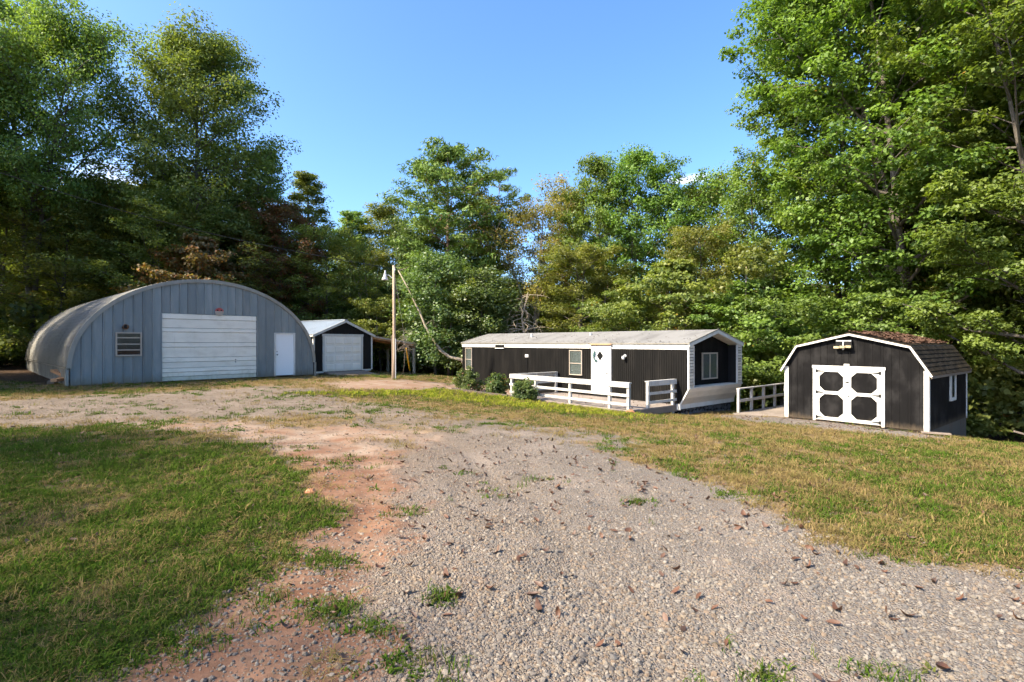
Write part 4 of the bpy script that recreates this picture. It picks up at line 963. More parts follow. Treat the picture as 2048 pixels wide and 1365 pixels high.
PROF = {
 'poplar': lambda u: np.interp(u, [0, .25, .55, .85, 1], [.75, 1, .9, .5, .12]),
 'round': lambda u: np.interp(u, [0, .2, .5, .8, 1], [.7, 1, 1, .72, .25]),
 'cone': lambda u: np.interp(u, [0, .15, .6, 1], [.9, 1, .6, .1]),
 'pine': lambda u: np.interp(u, [0, .3, .7, 1], [.8, 1, .75, .2]),
 'column': lambda u: np.interp(u, [0, .5, .85, 1], [1, .9, .75, .35]),
}
def make_tree(name, seed, H, base, rad, prof, nl, nleaf, leaf, leafmat, barkmat, k=4, lift=.55, forks=1, cl=.62, flat=.6, sub=5, r0=None, thin=.38, trunk_to=.94, bare=0, upw=.7):
    rn = random.Random(seed); rng = np.random.default_rng(seed); tr = MB(); cen = []; outw = []
    r0 = r0 or H * .0125
    stems = []
    for s in range(forks):
        a = rn.random() * 6.28; lean = 0 if forks == 1 else .10 + .06 * s; z0 = H * (.0 if s == 0 else .16 + .1 * rn.random()); pts = []; x = y = 0
        wob = rn.random() * 6
        for i in range(9):
            t = i / 8; z = z0 + (H * trunk_to * (1 if s == 0 else .9) - z0) * t
            pts.append(Vector((math.cos(a) * lean * H * t * (.6 + .4 * t) + .012 * H * math.sin(wob + 3 * t), math.sin(a) * lean * H * t + .012 * H * math.sin(wob * 2 + 4 * t), z)))
        stems.append(pts); tr.tube([p - Vector((0, 0, .3 if i == 0 and s == 0 else 0)) for i, p in enumerate(pts)], [r0 * (1 if s == 0 else .7) * (1 - .86 * i / 8) for i in range(9)], 8)
    for i in range(nl):
        pts = stems[i % forks]; u = (i + rn.random() * .8) / nl; h = base + (H - base) * u * .97
        z0, z1 = pts[0].z, pts[-1].z; tt = min(1, max(0, (h - z0) / (z1 - z0))) * 8; j = min(7, int(tt)); p0 = pts[j].lerp(pts[j + 1], tt - j)
        az = i * 2.39996 + rn.random() * .8; L = rad * float(PROF[prof](u)) * (.72 + .5 * rn.random())
        el = lift * (.55 + .9 * u) + rn.gauss(0, .1); d = Vector((math.cos(az) * math.cos(el), math.sin(az) * math.cos(el), math.sin(el)))
        bp = [p0 + d * L * t + Vector((0, 0, L * .16 * t * t)) + Vector((rn.gauss(0, .03), rn.gauss(0, .03), rn.gauss(0, .03))) * L * t for t in (0, .33, .66, 1)]
        rb = max(.012, r0 * .36 * (1 - .75 * u)); tr.tube(bp, [rb, rb * .75, rb * .5, rb * .22], 5, False)
        if rn.random() < bare: continue
        cen.append(bp[-1]); outw.append(d)
        for s in range(sub):
            t = .3 + .7 * (s + rn.random()) / sub; q0 = bp[min(2, int(t * 3))].lerp(bp[min(2, int(t * 3)) + 1], t * 3 - min(2, int(t * 3)))
            a2 = az + (1 if s % 2 else -1) * (.5 + rn.random() * .8); d2 = Vector((math.cos(a2), math.sin(a2), .15 + rn.random() * .5)).normalized(); l2 = L * (.22 + .24 * rn.random()) + .15
            q1 = q0 + d2 * l2; tr.tube([q0, q0.lerp(q1, .5) + Vector((0, 0, l2 * .06)), q1], [rb * .4, rb * .28, rb * .12], 4, False); cen.append(q1); outw.append(d2)
            if l2 > .8: cen.append(q0.lerp(q1, .45)); outw.append(d2)
    cen = np.array([tuple(c) for c in cen]); outw = np.array([tuple(c) for c in outw]); per = max(4, int(nleaf / len(cen)))
    cr = cl * (.65 + .7 * rng.random(len(cen)))
    v = leaf_cloud(cen, cr, per, leaf, flat, rng, outw, k, thin, upw=upw)
    tm = tr.mesh(name + '_trunk', barkmat, True); cm = join_leaves([v], name + '_crown', leafmat)
    return tm, cm, H
TV = {}
TV['pop1'] = make_tree('poplar', 11, 21, 7.0, 5.4, 'poplar', 60, 84000, .16, M['leaf_poplar'], M['bark'], lift=.55, forks=2, cl=.95, sub=8, flat=.68)
TV['pop2'] = make_tree('poplar', 23, 21, 5.0, 4.8, 'round', 64, 86000, .16, M['leaf_poplar'], M['bark'], lift=.5, forks=1, cl=.95, sub=8, flat=.68)
TV['mid1'] = make_tree('broadleaf', 31, 14, 2.6, 3.6, 'round', 40, 36000, .14, M['leaf_mid'], M['bark'], lift=.5, forks=2, cl=.62, flat=.62, upw=.8)
TV['mid2'] = make_tree('broadleaf', 37, 14, 3.4, 3.2, 'poplar', 38, 34000, .135, M['leaf_mid'], M['bark'], lift=.6, forks=1, cl=.6, flat=.62, upw=.8)
TV['mid3'] = make_tree('broadleaf', 41, 13, 1.2, 3.6, 'column', 44, 38000, .14, M['leaf_mid'], M['bark'], lift=.4, forks=1, cl=.65, flat=.62, upw=.8)
TV['spire'] = make_tree('spire', 43, 16, 2.0, 2.5, 'cone', 46, 32000, .13, M['leaf_poplar'], M['bark'], lift=.5, forks=1, cl=.5)
TV['pine'] = make_tree('pine', 53, 16, 6.0, 3.4, 'pine', 46, 25000, .32, M['needle'], M['bark_pine'], lift=.25, cl=.55, flat=.5, thin=.11, upw=.3, r0=.2)
TV['thin_pine'] = make_tree('pine', 59, 15, 8.5, 2.3, 'pine', 20, 5200, .34, M['needle'], M['bark_pine'], lift=.2, cl=.42, flat=.45, thin=.08, upw=.3, r0=.13, sub=4)
TV['vine'] = make_tree('vine_tower', 61, 8.5, .2, 2.1, 'column', 52, 28000, .145, M['leaf_vine'], M['bark'], lift=.1, cl=.6, flat=.9)
TV['olive'] = make_tree('olive_tree', 67, 13, 4.5, 3.0, 'round', 42, 20000, .12, M['leaf_yellow'], M['bark_pale'], lift=.65, forks=3, cl=.6, bare=.12)
TV['under1'] = make_tree('understorey', 71, 6, .5, 2.3, 'round', 28, 16000, .125, M['leaf_under'], M['bark'], lift=.45, forks=2, cl=.5, flat=.4)
TV['under2'] = make_tree('understorey', 73, 6.5, 1.2, 2.6, 'cone', 26, 15000, .14, M['leaf_under'], M['bark'], lift=.3, forks=1, cl=.5, flat=.35)
TV['big1'] = make_tree('big_broadleaf', 83, 21, 2.4, 5.6, 'column', 62, 105000, .17, M['leaf_big'], M['bark'], lift=.34, forks=2, cl=.82, flat=.30, sub=6, upw=1.3)
TV['big2'] = make_tree('big_broadleaf', 89, 20, 3.4, 5.2, 'round', 58, 92000, .17, M['leaf_big'], M['bark'], lift=.38, forks=2, cl=.82, flat=.30, sub=6, upw=1.3)
def plant(key, x, y, h, wide, rot, name, label, cat='tree', group=None, mat=None):
    tm, cm, H = TV[key]; z = gz(x, y); e = empty(name, (x, y, z), rot); e.scale = (wide, wide, h / H)
    t = link('trunk', tm, e); c = link('crown', cm, e); tag(c, kind='stuff')
    if mat:
        c.material_slots[0].link = 'OBJECT'; c.material_slots[0].material = M[mat]
    return tag(e, label, cat, group)
def hgt(py, y): return (684 - py) / 1050 * y + CAM_Z
def at(px, y): return (px - 1024) / 1050 * y
# (kind, picture column, distance, picture row of its top, width, turn, name, label, leaf)
TREES = [
 ('pop1', 70, 31, 0, .78, .4, 'poplar_tree', 'tall open-crowned poplar behind the curved side of the arched workshop', None),
 ('pop2', 392, 35, 80, .95, 1.2, 'poplar_tree', 'tall rounded poplar rising behind the middle of the arched workshop', None),
 ('pop1', -190, 28, -30, .95, 2.2, 'poplar_tree', 'tall poplar cut by the left edge of the picture', None),
 ('mid3', 240, 36, 370, 1.1, .9, 'broadleaf_tree', 'lower leafy tree filling the gap between the two tall poplars', None),
 ('mid1', 20, 33, 330, 1.1, 2.9, 'broadleaf_tree', 'dark leafy tree at the far left behind the workshop', None),
 ('mid3', 130, 32, 420, 1.05, 4.1, 'broadleaf_tree', 'dark bushy tree below the tall open poplar at left', None),
 ('mid1', 330, 33, 400, 1.0, 5.0, 'broadleaf_tree', 'leafy tree just above the crest of the workshop arch', None),
 ('spire', 525, 39, 290, 1.25, .3, 'spire_tree', 'dark pointed tree right of the rounded poplar', None),
 ('spire', 612, 42, 332, 1.2, 2.0, 'spire_tree', 'second pointed tree stepping down towards the utility pole', 'leaf_mid'),
 ('mid2', 565, 36, 410, .95, 3.2, 'broadleaf_tree', 'tree with reddish brown dying patch behind the workshop', 'leaf_brown'),
 ('mid1', 460, 34, 440, .95, 1.1, 'broadleaf_tree', 'shaded green tree between workshop arch and pointed trees', None),
 ('under2', 395, 31, 470, 1.1, 2.6, 'small_tree', 'small rusty-leaved tree above the workshop roof', 'leaf_brown'),
 ('mid3', 650, 37, 470, .95, 2.4, 'broadleaf_tree', 'dark green tree directly behind the black garage', None),
 ('spire', 700, 50, 412, 1.3, 1.4, 'spire_tree', 'distant soft green treetop left of the utility pole', None),
 ('mid2', 765, 52, 418, 1.4, .2, 'broadleaf_tree', 'distant rounded treetop behind the utility pole lamp', None),
 ('olive', 745, 38, 495, .8, 3.9, 'small_tree', 'yellow-green small tree behind the yard lamp', None),
 ('under1', 765, 35, 600, 1.0, 1.0, 'small_tree', 'light green sapling thicket behind the lean-to roof', 'leaf_mid'),
 ('pine', 893, 37, 285, 1.12, .6, 'pine_tree', 'tall dark pine standing highest above the mobile home', None),
 ('thin_pine', 1003, 41, 335, 1.05, 2.1, 'pine_tree', 'slender sparse pine just right of the tall pine', None),
 ('mid3', 835, 38, 455, .85, 3.0, 'broadleaf_tree', 'vine-hung tree hugging the left flank of the tall pine', 'leaf_vine'),
 ('mid3', 955, 39, 450, .85, 4.4, 'broadleaf_tree', 'vine-hung tree hugging the right flank of the tall pine', 'leaf_vine'),
 ('vine', 872, 34, 510, 1.0, .8, 'vine_tree', 'ivy-smothered trunk left of centre above the mobile home roof end', None),
 ('vine', 962, 34, 545, 1.05, 2.3, 'vine_tree', 'pale ivy mass hanging behind the far end of the mobile home', None),
 ('olive', 1066, 37, 380, 1.05, .5, 'olive_tree', 'dull olive tree with bare pale branches above the mobile home', None),
 ('mid2', 1135, 42, 385, .8, 1.7, 'broadleaf_tree', 'dark narrow tree between the olive tree and the bright green trees', None),
 ('mid2', 1195, 37, 325, .95, 5.5, 'broadleaf_tree', 'bright yellow-green tree, left one of the sunlit pair', 'leaf_big'),
 ('mid2', 1275, 36, 305, 1.05, 2.8, 'broadleaf_tree', 'bright green tree, taller one of the sunlit pair', 'leaf_big'),
 ('mid1', 1350, 37, 345, .95, 4.0, 'broadleaf_tree', 'sunlit green tree sloping down towards the small white cloud', 'leaf_big'),
 ('mid3', 1430, 37, 395, .95, .7, 'broadleaf_tree', 'leafy tree meeting the giant trees on the right', None),
 ('mid1', 1170, 34, 500, .9, 2.0, 'broadleaf_tree', 'shadowy tree with pale trunks behind the mobile home roof', None),
 ('under1', 1250, 29.5, 600, 1.0, 3.0, 'small_tree', 'low bushy tree over the middle of the mobile home roof', None),
 ('under2', 1345, 27.5, 520, 1.25, .4, 'small_tree', 'layered small tree behind the near half of the roof ridge', 'leaf_mid'),
 ('mid3', 1400, 28.5, 470, .7, 1.9, 'small_tree', 'dense green small tree above the near end of the mobile home', None),
 ('under2', 1500, 25, 560, 1.15, 5.0, 'small_tree', 'small tree with layered lime leaves between mobile home and shed', 'leaf_big'),
 ('under1', 1570, 23.5, 600, 1.0, 1.3, 'small_tree', 'drooping lime-leaved sapling just behind the shed peak', 'leaf_big'),
 ('big1', 1690, 27, -140, .85, .9, 'giant_tree', 'giant leafy tree whose sunlit edge meets the sky', None),
 ('mid1', 1530, 30, 330, .9, 3.6, 'broadleaf_tree', 'round green tree at the foot of the giant sunlit tree', 'leaf_big'),
 ('big2', 1820, 23, -250, .95, 2.2, 'giant_tree', 'giant dense tree rising behind the barn shed', None),
 ('big1', 1930, 25, -250, .9, 4.0, 'giant_tree', 'giant dark tree behind the right end of the barn shed', None),
 ('big1', 2110, 18.0, -200, .72, 2.6, 'overhanging_tree', 'near broad-leaved tree reaching over the shed roof', None),
 ('big2', 2170, 19, -300, .85, 1.0, 'giant_tree', 'giant tree cut by the right edge of the picture', None),
 ('under2', 1760, 22.2, 560, 1.0, 2.2, 'small_tree', 'shaded sapling close behind the shed roof', 'leaf_big'),
]
for (k, px, Y, top, wide, rot, nm, lab, mt) in TREES:
    x = at(px, Y); plant(k, x, Y, hgt(top, Y) - gz(x, Y), wide, rot, nm, lab, mat=mt)
# woods to the left of the view: they stand there and shade the near lawn
for i, (x, y, h) in enumerate(((-15.2, -2.4, 9.5), (-18.2, .2, 10), (-21.5, 3.5, 8), (-23.5, 16, 8.5), (-27.5, 19.5, 12))):
    plant(('olive', 'olive', 'mid2', 'mid3', 'mid3')[i], x, y, h, 1.2, i * 1.3, 'edge_tree', 'tree of the wood edge outside the left of the picture', group='trees outside the left of the picture')

# leaning bare trunk, bare branches
def bare_tree():
    P = [(922.9, 719.8), (898.7, 714.3), (881, 701), (863.5, 675.8), (850, 651.6), (841.5, 629.7), (828.4, 603), (817, 579), (796.5, 541.8)]
    pts = [Vector((at(px, 31.6 + .1 * i), 31.6 + .1 * i, CAM_Z + (684 - py) / 1050 * (31.6 + .1 * i))) for i, (px, py) in enumerate(P)]
    b = pts[0]; b0 = Vector((b.x + .9, b.y, gz(b.x + .9, b.y))); E_ = empty('leaning_tree', b0); tag(E_, 'bare leaning trunk curving up behind the utility pole', 'tree')
    loc = [Vector((0, 0, -.2)), Vector((-.3, 0, .25))] + [p - b0 for p in pts]
    n = len(loc); MB().tube(loc, [.13 - .10 * i / (n - 1) for i in range(n)], 9).build('trunk', M['bark_pale'], E_, True)
    rn = random.Random(12); m = MB()
    for i in range(12):
        p = loc[4 + i % (n - 4)]; q = p + Vector((rn.gauss(.1, .25), rn.gauss(0, .15), .1 + rn.random() * .3)); MB().tube([p, (p + q) / 2 + Vector((rn.gauss(0, .08), 0, .05)), q], [.022, .014, .006], 5, False).build('branch', M['bark_pale'], E_)
bare_tree()
def snag():
    x, y = at(1045, 33), 33; E_ = empty('dead_branches', (x, y, gz(x, y))); tag(E_, 'tangle of bare pale dead branches above the mobile home roof', 'dead tree')
    rn = random.Random(15); m = MB(); z0 = 2.2
    MB().tube([(0, 0, -.2), (.25, 0, 2.2), (-.05, 0, 4), (.35, 0, 5.6)], [.08, .065, .05, .02], 7).build('trunk', M['bark_pale'], E_, True)
    for i in range(34):
        h = 2.6 + rn.random() * 2.9; a = rn.random() * 6.28; L = .9 + rn.random() * 1.3; p = Vector((0, 0, h)); pts = [p]
        d = Vector((math.cos(a), math.sin(a) * .6, .5 - rn.random() * .9))
        for s in range(4): d = (d + Vector((rn.gauss(0, .3), rn.gauss(0, .3), -.22))).normalized(); pts.append(pts[-1] + d * L / 4)
        m = MB().tube(pts, [.024, .02, .014, .010, .005], 5, False)
        for s in range(3):
            q = pts[1 + s]; m.tube([q, q + Vector((rn.gauss(0, .3), rn.gauss(0, .2), rn.gauss(-.1, .3)))], [.012, .004], 4, False)
        m.build('branch', M['bark_pale'], E_)
snag()
# slim trunks seen in the shade between mobile home and shed
for i, (px, Y, h, lab) in enumerate(((1500, 24.5, 7, 'slim pale trunk in the shade just right of the mobile home'), (1521, 26, 8, 'slim trunk behind the second walkway post'), (1545, 25, 7, 'thin sapling trunk behind the third walkway post'), (897, 33, 5, 'pair-forming slim trunk left of the mobile home'), (904, 33.4, 5, 'slim trunk touching the far corner of the mobile home'), (1212, 33, 7, 'pale straight trunk above the mobile home door'), (1262, 32.5, 6.5, 'pale trunk above the near half of the roof'))):
    x = at(px, Y); e = empty('slim_tree', (x, Y, gz(x, Y))); tag(e, lab, 'tree'); rn = random.Random(i)
    MB().tube([(0, 0, -.3), (rn.gauss(0, .08), 0, h * .35), (rn.gauss(0, .15), 0, h * .7), (rn.gauss(0, .25), 0, h)], [.085, .07, .05, .02], 8).build('trunk', M['bark_pale'] if i > 4 or i == 0 else M['bark'], e, True)
    rg = np.random.default_rng(i); cen = rg.normal(size=(7, 3)) * np.array([.6, .6, .7]) + np.array([0, 0, h]); tag(link('crown', join_leaves([leaf_cloud(cen, np.full(7, .55), 120, .16, .6, rg)], 'crown', M['leaf_mid']), e), kind='stuff')

# three garden bushes by the porch
def bush(x, y, w, h, seed, label):
    z = gsz(x, y); e = empty('garden_bush', (x, y, z)); tag(e, label, 'bush'); rg = np.random.default_rng(seed); n = 70
    d = rg.normal(size=(n, 3)); d[:, 2] = np.abs(d[:, 2]); d /= np.linalg.norm(d, axis=1, keepdims=True); r_ = rg.random((n, 1)) ** .35
    cen = d * r_ * np.array([w / 2 * .86, w / 2 * .86, h * .84]) + np.array([0, 0, .10]); cen += rg.normal(size=(n, 3)) * .05
    tag(link('foliage', join_leaves([leaf_cloud(cen, np.full(n, .15) * (.7 + .7 * rg.random(n)), 60, .075, .9, rg, d)], 'foliage', M['leaf_shrub']), e), kind='stuff')
    m = MB(); 
    for c in cen[::3]: m.tube([(c[0] * .1, c[1] * .1, -.05), tuple(c * np.array([.55, .55, .5])), tuple(c)], [.014, .01, .004], 4, False)
    m.build('stems', M['bark'], e)
bush(-1.95, 23.4, 1.6, 1.15, 1, 'largest rounded green bush at the far end of the mobile home')
bush(-.60, 21.75, 1.1, .95, 2, 'middle bush standing against the left railing post of the deck')
bush(.50, 20.0, .95, .80, 3, 'smallest dark bush in front of the porch railing')

# ------------------------------------------------------------------ scattering (uncountable cover only)
def proto_collection(name, meshes):
    c = bpy.data.collections.new(name)
    for i, me in enumerate(meshes): c.objects.link(bpy.data.objects.new('%s_%02d' % (name, i), me))
    return c
def scatter(name, pts, rot, scl, pick, coll, parent=None, **tags):
    me = bpy.data.meshes.new(name); n = len(pts); me.vertices.add(n); me.vertices.foreach_set('co', np.asarray(pts, np.float32).ravel())
    a = me.attributes.new('rot', 'FLOAT_VECTOR', 'POINT'); a.data.foreach_set('vector', np.asarray(rot, np.float32).ravel())
    a = me.attributes.new('scl', 'FLOAT_VECTOR', 'POINT'); a.data.foreach_set('vector', np.asarray(scl, np.float32).ravel())
    a = me.attributes.new('pick', 'INT', 'POINT'); a.data.foreach_set('value', np.asarray(pick, np.int32))
    o = link(name, me, parent); tag(o, **tags)
    ng = bpy.data.node_groups.new(name, 'GeometryNodeTree')
    ng.interface.new_socket('Geometry', in_out='INPUT', socket_type='NodeSocketGeometry'); ng.interface.new_socket('Geometry', in_out='OUTPUT', socket_type='NodeSocketGeometry')
    gi = ng.nodes.new('NodeGroupInput'); go = ng.nodes.new('NodeGroupOutput'); ip = ng.nodes.new('GeometryNodeInstanceOnPoints'); ci = ng.nodes.new('GeometryNodeCollectionInfo')
    ci.inputs['Collection'].default_value = coll; ci.inputs['Separate Children'].default_value = True; ci.inputs['Reset Children'].default_value = True
    def named(n_, t):
        q = ng.nodes.new('GeometryNodeInputNamedAttribute'); q.data_type = t; q.inputs[0].default_value = n_; return q.outputs[0]
    L = ng.links.new; L(gi.outputs[0], ip.inputs['Points']); L(ci.outputs[0], ip.inputs['Instance']); ip.inputs['Pick Instance'].default_value = True
    L(named('pick', 'INT'), ip.inputs['Instance Index']); L(named('rot', 'FLOAT_VECTOR'), ip.inputs['Rotation']); L(named('scl', 'FLOAT_VECTOR'), ip.inputs['Scale']); L(ip.outputs[0], go.inputs[0])
    md = o.modifiers.new('scatter', 'NODES'); md.node_group = ng
    return o
def tuft(seed, n, h, spread, lean, width, mat):
    rg = np.random.default_rng(seed); V = []; Q = []; T = []
    for i in range(n):
        a = rg.random() * 6.28; b = rg.random() * 6.28; p = np.array([math.cos(b), math.sin(b), 0]) * spread * rg.random() ** .6; L = h * (.55 + .7 * rg.random()); l = lean * (.3 + rg.random()); w = width * (.7 + .6 * rg.random())
        d = np.array([math.cos(a), math.sin(a), 0]); s = np.array([-math.sin(a), math.cos(a), 0]); z = np.array([0, 0, 1.])
        o = len(V); m_ = p + z * L * .6 + d * L * l * .35; t_ = p + z * L * (1 - .25 * l) + d * L * l
        V += [p - s * w, p + s * w, m_ - s * w * .8, m_ + s * w * .8, t_ - s * w * .15, t_ + s * w * .15]; Q += [(o, o+1, o+3, o+2), (o+2, o+3, o+5, o+4)]; T += [rg.random()] * 6
    return np_mesh('tuft', np.array(V), np.array(Q), mat, dict(tint=T))
def stone_mesh(seed):
    import bmesh
    bm = bmesh.new(); bmesh.ops.create_icosphere(bm, subdivisions=1, radius=1); rg = np.random.default_rng(seed); ax = np.array([1, .62 + .35 * rg.random(), .45 + .3 * rg.random()])
    for v in bm.verts: v.co = Vector(np.array(v.co) * ax * (.78 + .4 * rg.random()))
    me = bpy.data.meshes.new('stone'); bm.to_mesh(me); bm.free(); me.materials.append(M['stone']); return me
def dead_leaf_mesh(seed):
    rg = np.random.default_rng(seed); n = 5; V = []; F = []; w = .42 + .25 * rg.random(); c1 = rg.random() * 1.6 - .3; c2 = -.2 + rg.random() * 1.1
    for i in range(n):
        t = i / (n - 1); x = t - .5; hw = w * math.sin(math.pi * min(1, .06 + t * .94)) ** .7 * (1 - .25 * t) * .5; zz = c1 * (x * x) * 1.4
        for s in (-1, 0, 1): V.append((x, s * hw * (1 - .25 * abs(c2)), zz + abs(s) * hw * c2 + (rg.random() - .5) * .05))
    for i in range(n - 1):
        for k in range(2): F.append((3*i+k, 3*i+k+1, 3*(i+1)+k+1, 3*(i+1)+k))
    me = bpy.data.meshes.new('fallen_leaf'); me.from_pydata(V, [], F); me.update(); me.materials.append(M['dead_leaf']); me.polygons.foreach_set('use_smooth', [True] * len(F)); return me
RECT = [((-15.7, 18.6), math.atan2(.733, .681), -.1, 9.15, -.05, 14.5), ((-10.18, 26.89), math.atan2(.819, .574), -.1, 3.9, -.0, 5), ((6.16, 18.28), T_A, -14, 0, .0, 3.9),
        ((6.16, 18.28), T_A, -6.5, -.4, -2.75, .1), ((9.27, 17.8), math.atan2(-.777, .629), 0, 3.9, 0, 4.6), ((8.24, 19.1), T_A, 0, 1.6, -.5, 4.2)]
def free(x, y, pad=0):
    ok = np.ones(x.shape, bool)
    for (ox, oy), a, x0, x1, y0, y1 in RECT:
        lx = (x - ox) * math.cos(a) + (y - oy) * math.sin(a); ly = -(x - ox) * math.sin(a) + (y - oy) * math.cos(a)
        ok &= ~((lx > x0 - pad) & (lx < x1 + pad) & (ly > y0 - pad) & (ly < y1 + pad))
    return ok
def fan(n, y0, y1, rng, k=1.12, m=1.5):
    y = y0 * (y1 / y0) ** rng.random(n); x = (rng.random(n) * 2 - 1) * (k * y + m); return x, y
def sector(n, y0, y1, rng, k=1.12, m=1.5):
    y = np.sqrt(rng.random(n) * (y1 * y1 - y0 * y0) + y0 * y0); x = (rng.random(n) * 2 - 1) * (k * y + m); return x, y
# grass
rng = np.random.default_rng(101)
GREEN = proto_collection('green_tuft', [tuft(s, 14, .05, .06, 1.15, .0026, M['blade_green']) for s in range(4)] + [tuft(50 + s, 18, .026, .07, 1.5, .006, M['blade_green']) for s in range(3)])
DRY = proto_collection('dry_tuft', [tuft(20 + s, 13, .05, .07, 1.6, .0024, M['blade_dry']) for s in range(5)])
LIME = proto_collection('lime_tuft', [tuft(30 + s, 13, .06, .06, .9, .004, M['blade_lime']) for s in range(4)])
G_, D_, L_ = [], [], []
for (n, y0, y1) in ((200000, 1.5, 34),):
    x, y = fan(n, y0, y1, rng); s0 = .8 * (y / 3) ** .36; gr, dr, di, li = cover(x, y); u = rng.random(n); patch = vnoise(x, y, .45, 21) * .6 + vnoise(x, y, 1.7, 22) * .4
    ok = free(x, y) & (li < .5)
    pg = np.clip((gr + (patch - .5) * 1.0 - .28) * 1.5, 0, 1); pg *= np.where(gr < .15, .25, 1)
    pd = np.clip((dr + (.5 - patch) * .9 - .30) * 1.3, 0, 1); pd *= np.where(dr < .15, .2, 1)
    strip = soft('green_strip', x, y, .8)
    lw = soft('lawn', x, y, .5); pg *= 1 - lw * np.clip(1.45 - 2.2 * (vnoise(x, y, .33, 41) * .55 + vnoise(x, y, 1.1, 42) * .45), 0, .8)
    kg = ok & (u < pg * .75); kd = ok & ~kg & (rng.random(n) < np.maximum(pd, lw * .45) * .55)
    kl = kg & (rng.random(n) < strip * .6); kg &= ~kl
    for lst, kk in ((G_, kg), (D_, kd), (L_, kl)): lst.append(np.stack([x[kk], y[kk], s0[kk]], 1))
# taller weeds standing in the gravel
W_ = []
for (wx, wy, r_, n) in ((-1.04, 3.2, .13, 34), (-.44, 3.28, .09, 16), (-.80, 3.02, .10, 14), (-.52, 2.62, .2, 26), (1.22, 2.58, .14, 14), (1.35, 5.5, .12, 14), (.9, 2.45, .1, 14), (-1.35, 3.9, .2, 40), (-1.0, 5.0, .15, 18), (1.9, 2.5, .2, 20), (8.9, 15.6, .25, 14), (10.4, 15.1, .15, 12)):
    p = rng.normal(size=(n, 2)) * r_ * .6 + np.array([wx, wy]); W_.append(np.c_[p, np.full(n, .95)])
G_.append(np.concatenate(W_))
x, y = sector(2600, 1.6, 14, rng); gr, dr, di, li = cover(x, y); k = (gr > .55) & (vnoise(x, y, .8, 61) > .55) & free(x, y); G_.append(np.c_[x[k], y[k], 1.15 + .6 * rng.random(k.sum())])
for nm, lst, coll, nv, lab in (('green_grass', G_, GREEN, 7, 'short green grass and weeds growing over the yard'), ('dry_grass', D_, DRY, 5, 'brown dry mown grass over the yard'), ('lime_grass', L_, LIME, 4, 'sunlit lime green grass strip before the bushes')):
    A = np.concatenate(lst); n = len(A); z = gs(A[:, 0], A[:, 1]); print(nm, n)
    sc = A[:, 2] * (.65 + .75 * rng.random(n)); rot = np.stack([rng.normal(size=n) * .12, rng.normal(size=n) * .12, rng.random(n) * 6.28], 1)
    scatter(nm, np.c_[A[:, 0], A[:, 1], z - .004], rot, np.c_[sc, sc, sc * (.8 + .4 * rng.random(n))], rng.integers(0, nv, n), coll, label=lab, cat='grass', kind='stuff')
# gravel
STONES = [stone_mesh(s) for s in range(7)]; SC = proto_collection('gravel_stone', STONES); P_ = []
for (n, y0, y1) in ((330000, 1.4, 15),):
    x, y = fan(n, y0, y1, rng); smin = .0045 + .0004 * y; smax = .0135 + .0003 * y; gr, dr, di, li = cover(x, y); w = np.clip(1 - gr * 1.15, 0, 1) * np.clip(1 - dr * 1.1, 0, 1) * (1 - .5 * np.clip(di, 0, 1)); cl = vnoise(x, y, .6, 31)
    k = free(x, y) & (rng.random(n) < w * np.clip(.15 + 1.5 * (cl * .5 + .5 * vnoise(x, y, 1.8, 32) - .15), .08, 1)) & (li < .4); r_ = np.clip(.004 + .0003 * y[k] + rng.exponential(.0044, k.sum()), 0, .024); P_.append(np.c_[x[k], y[k], r_])
A = np.concatenate(P_); n = len(A); z = gs(A[:, 0], A[:, 1]); print('gravel', n)
scatter('gravel', np.c_[A[:, 0], A[:, 1], z + A[:, 2] * .02], np.stack([rng.normal(size=n) * .35, rng.normal(size=n) * .35, rng.random(n) * 6.28], 1), A[:, 2][:, None] * np.ones((1, 3)), rng.integers(0, 7, n), SC, label='loose grey and tan gravel covering the drive', cat='gravel', kind='stuff')
# the largest stones nearest the camera, one by one
x, y = sector(700, 2.3, 4.8, rng, 1.0, .3); gr, dr, di, li = cover(x, y); k = np.where((gr < .3) & (dr < .35))[0][:220]
for i in k:
    o = link('stone', STONES[i % 7], GROUND); r_ = .013 + .011 * random.Random(int(i)).random(); o.location = (x[i], y[i], gsz(x[i], y[i]) + r_ * .05); o.scale = (r_,) * 3; o.rotation_euler = (rng.normal() * .3, rng.normal() * .3, rng.random() * 6.28)
# fallen leaves: the near ones singly, the rest as litter
LV = [dead_leaf_mesh(s) for s in range(8)]; LC = proto_collection('litter_leaf', LV)
def leaf_prob(x, y):
    gr, dr, di, li = cover(x, y); return np.clip(.16 + .84 * soft('gravel_main', x, y, .8) + .35 * soft('gravel_shed', x, y, 1.5) + .25 * (x > 2), 0, 1) * (1 - .5 * np.clip(di, 0, 1))
x, y = sector(1500, 2.3, 8.5, rng, 1.0, .3); k = np.where(rng.random(1500) < leaf_prob(x, y) * .75)[0][:270]
for i in k:
    o = link('fallen_leaf', LV[i % 8], GROUND); s = .05 + .05 * rng.random(); o.location = (x[i], y[i], gsz(x[i], y[i]) + .006 + .01 * rng.random()); o.scale = (s,) * 3; o.rotation_euler = (rng.normal() * .3, rng.normal() * .3, rng.random() * 6.28)
x, y = sector(11000, 3, 24, rng); k = (rng.random(11000) < leaf_prob(x, y) * .8) & free(x, y); n = k.sum(); z = gs(x[k], y[k])
sc = .042 + .045 * rng.random(n); rot = np.stack([rng.normal(size=n) * .4, rng.normal(size=n) * .4, rng.random(n) * 6.28], 1)
pts = np.c_[x[k], y[k], z + .012]
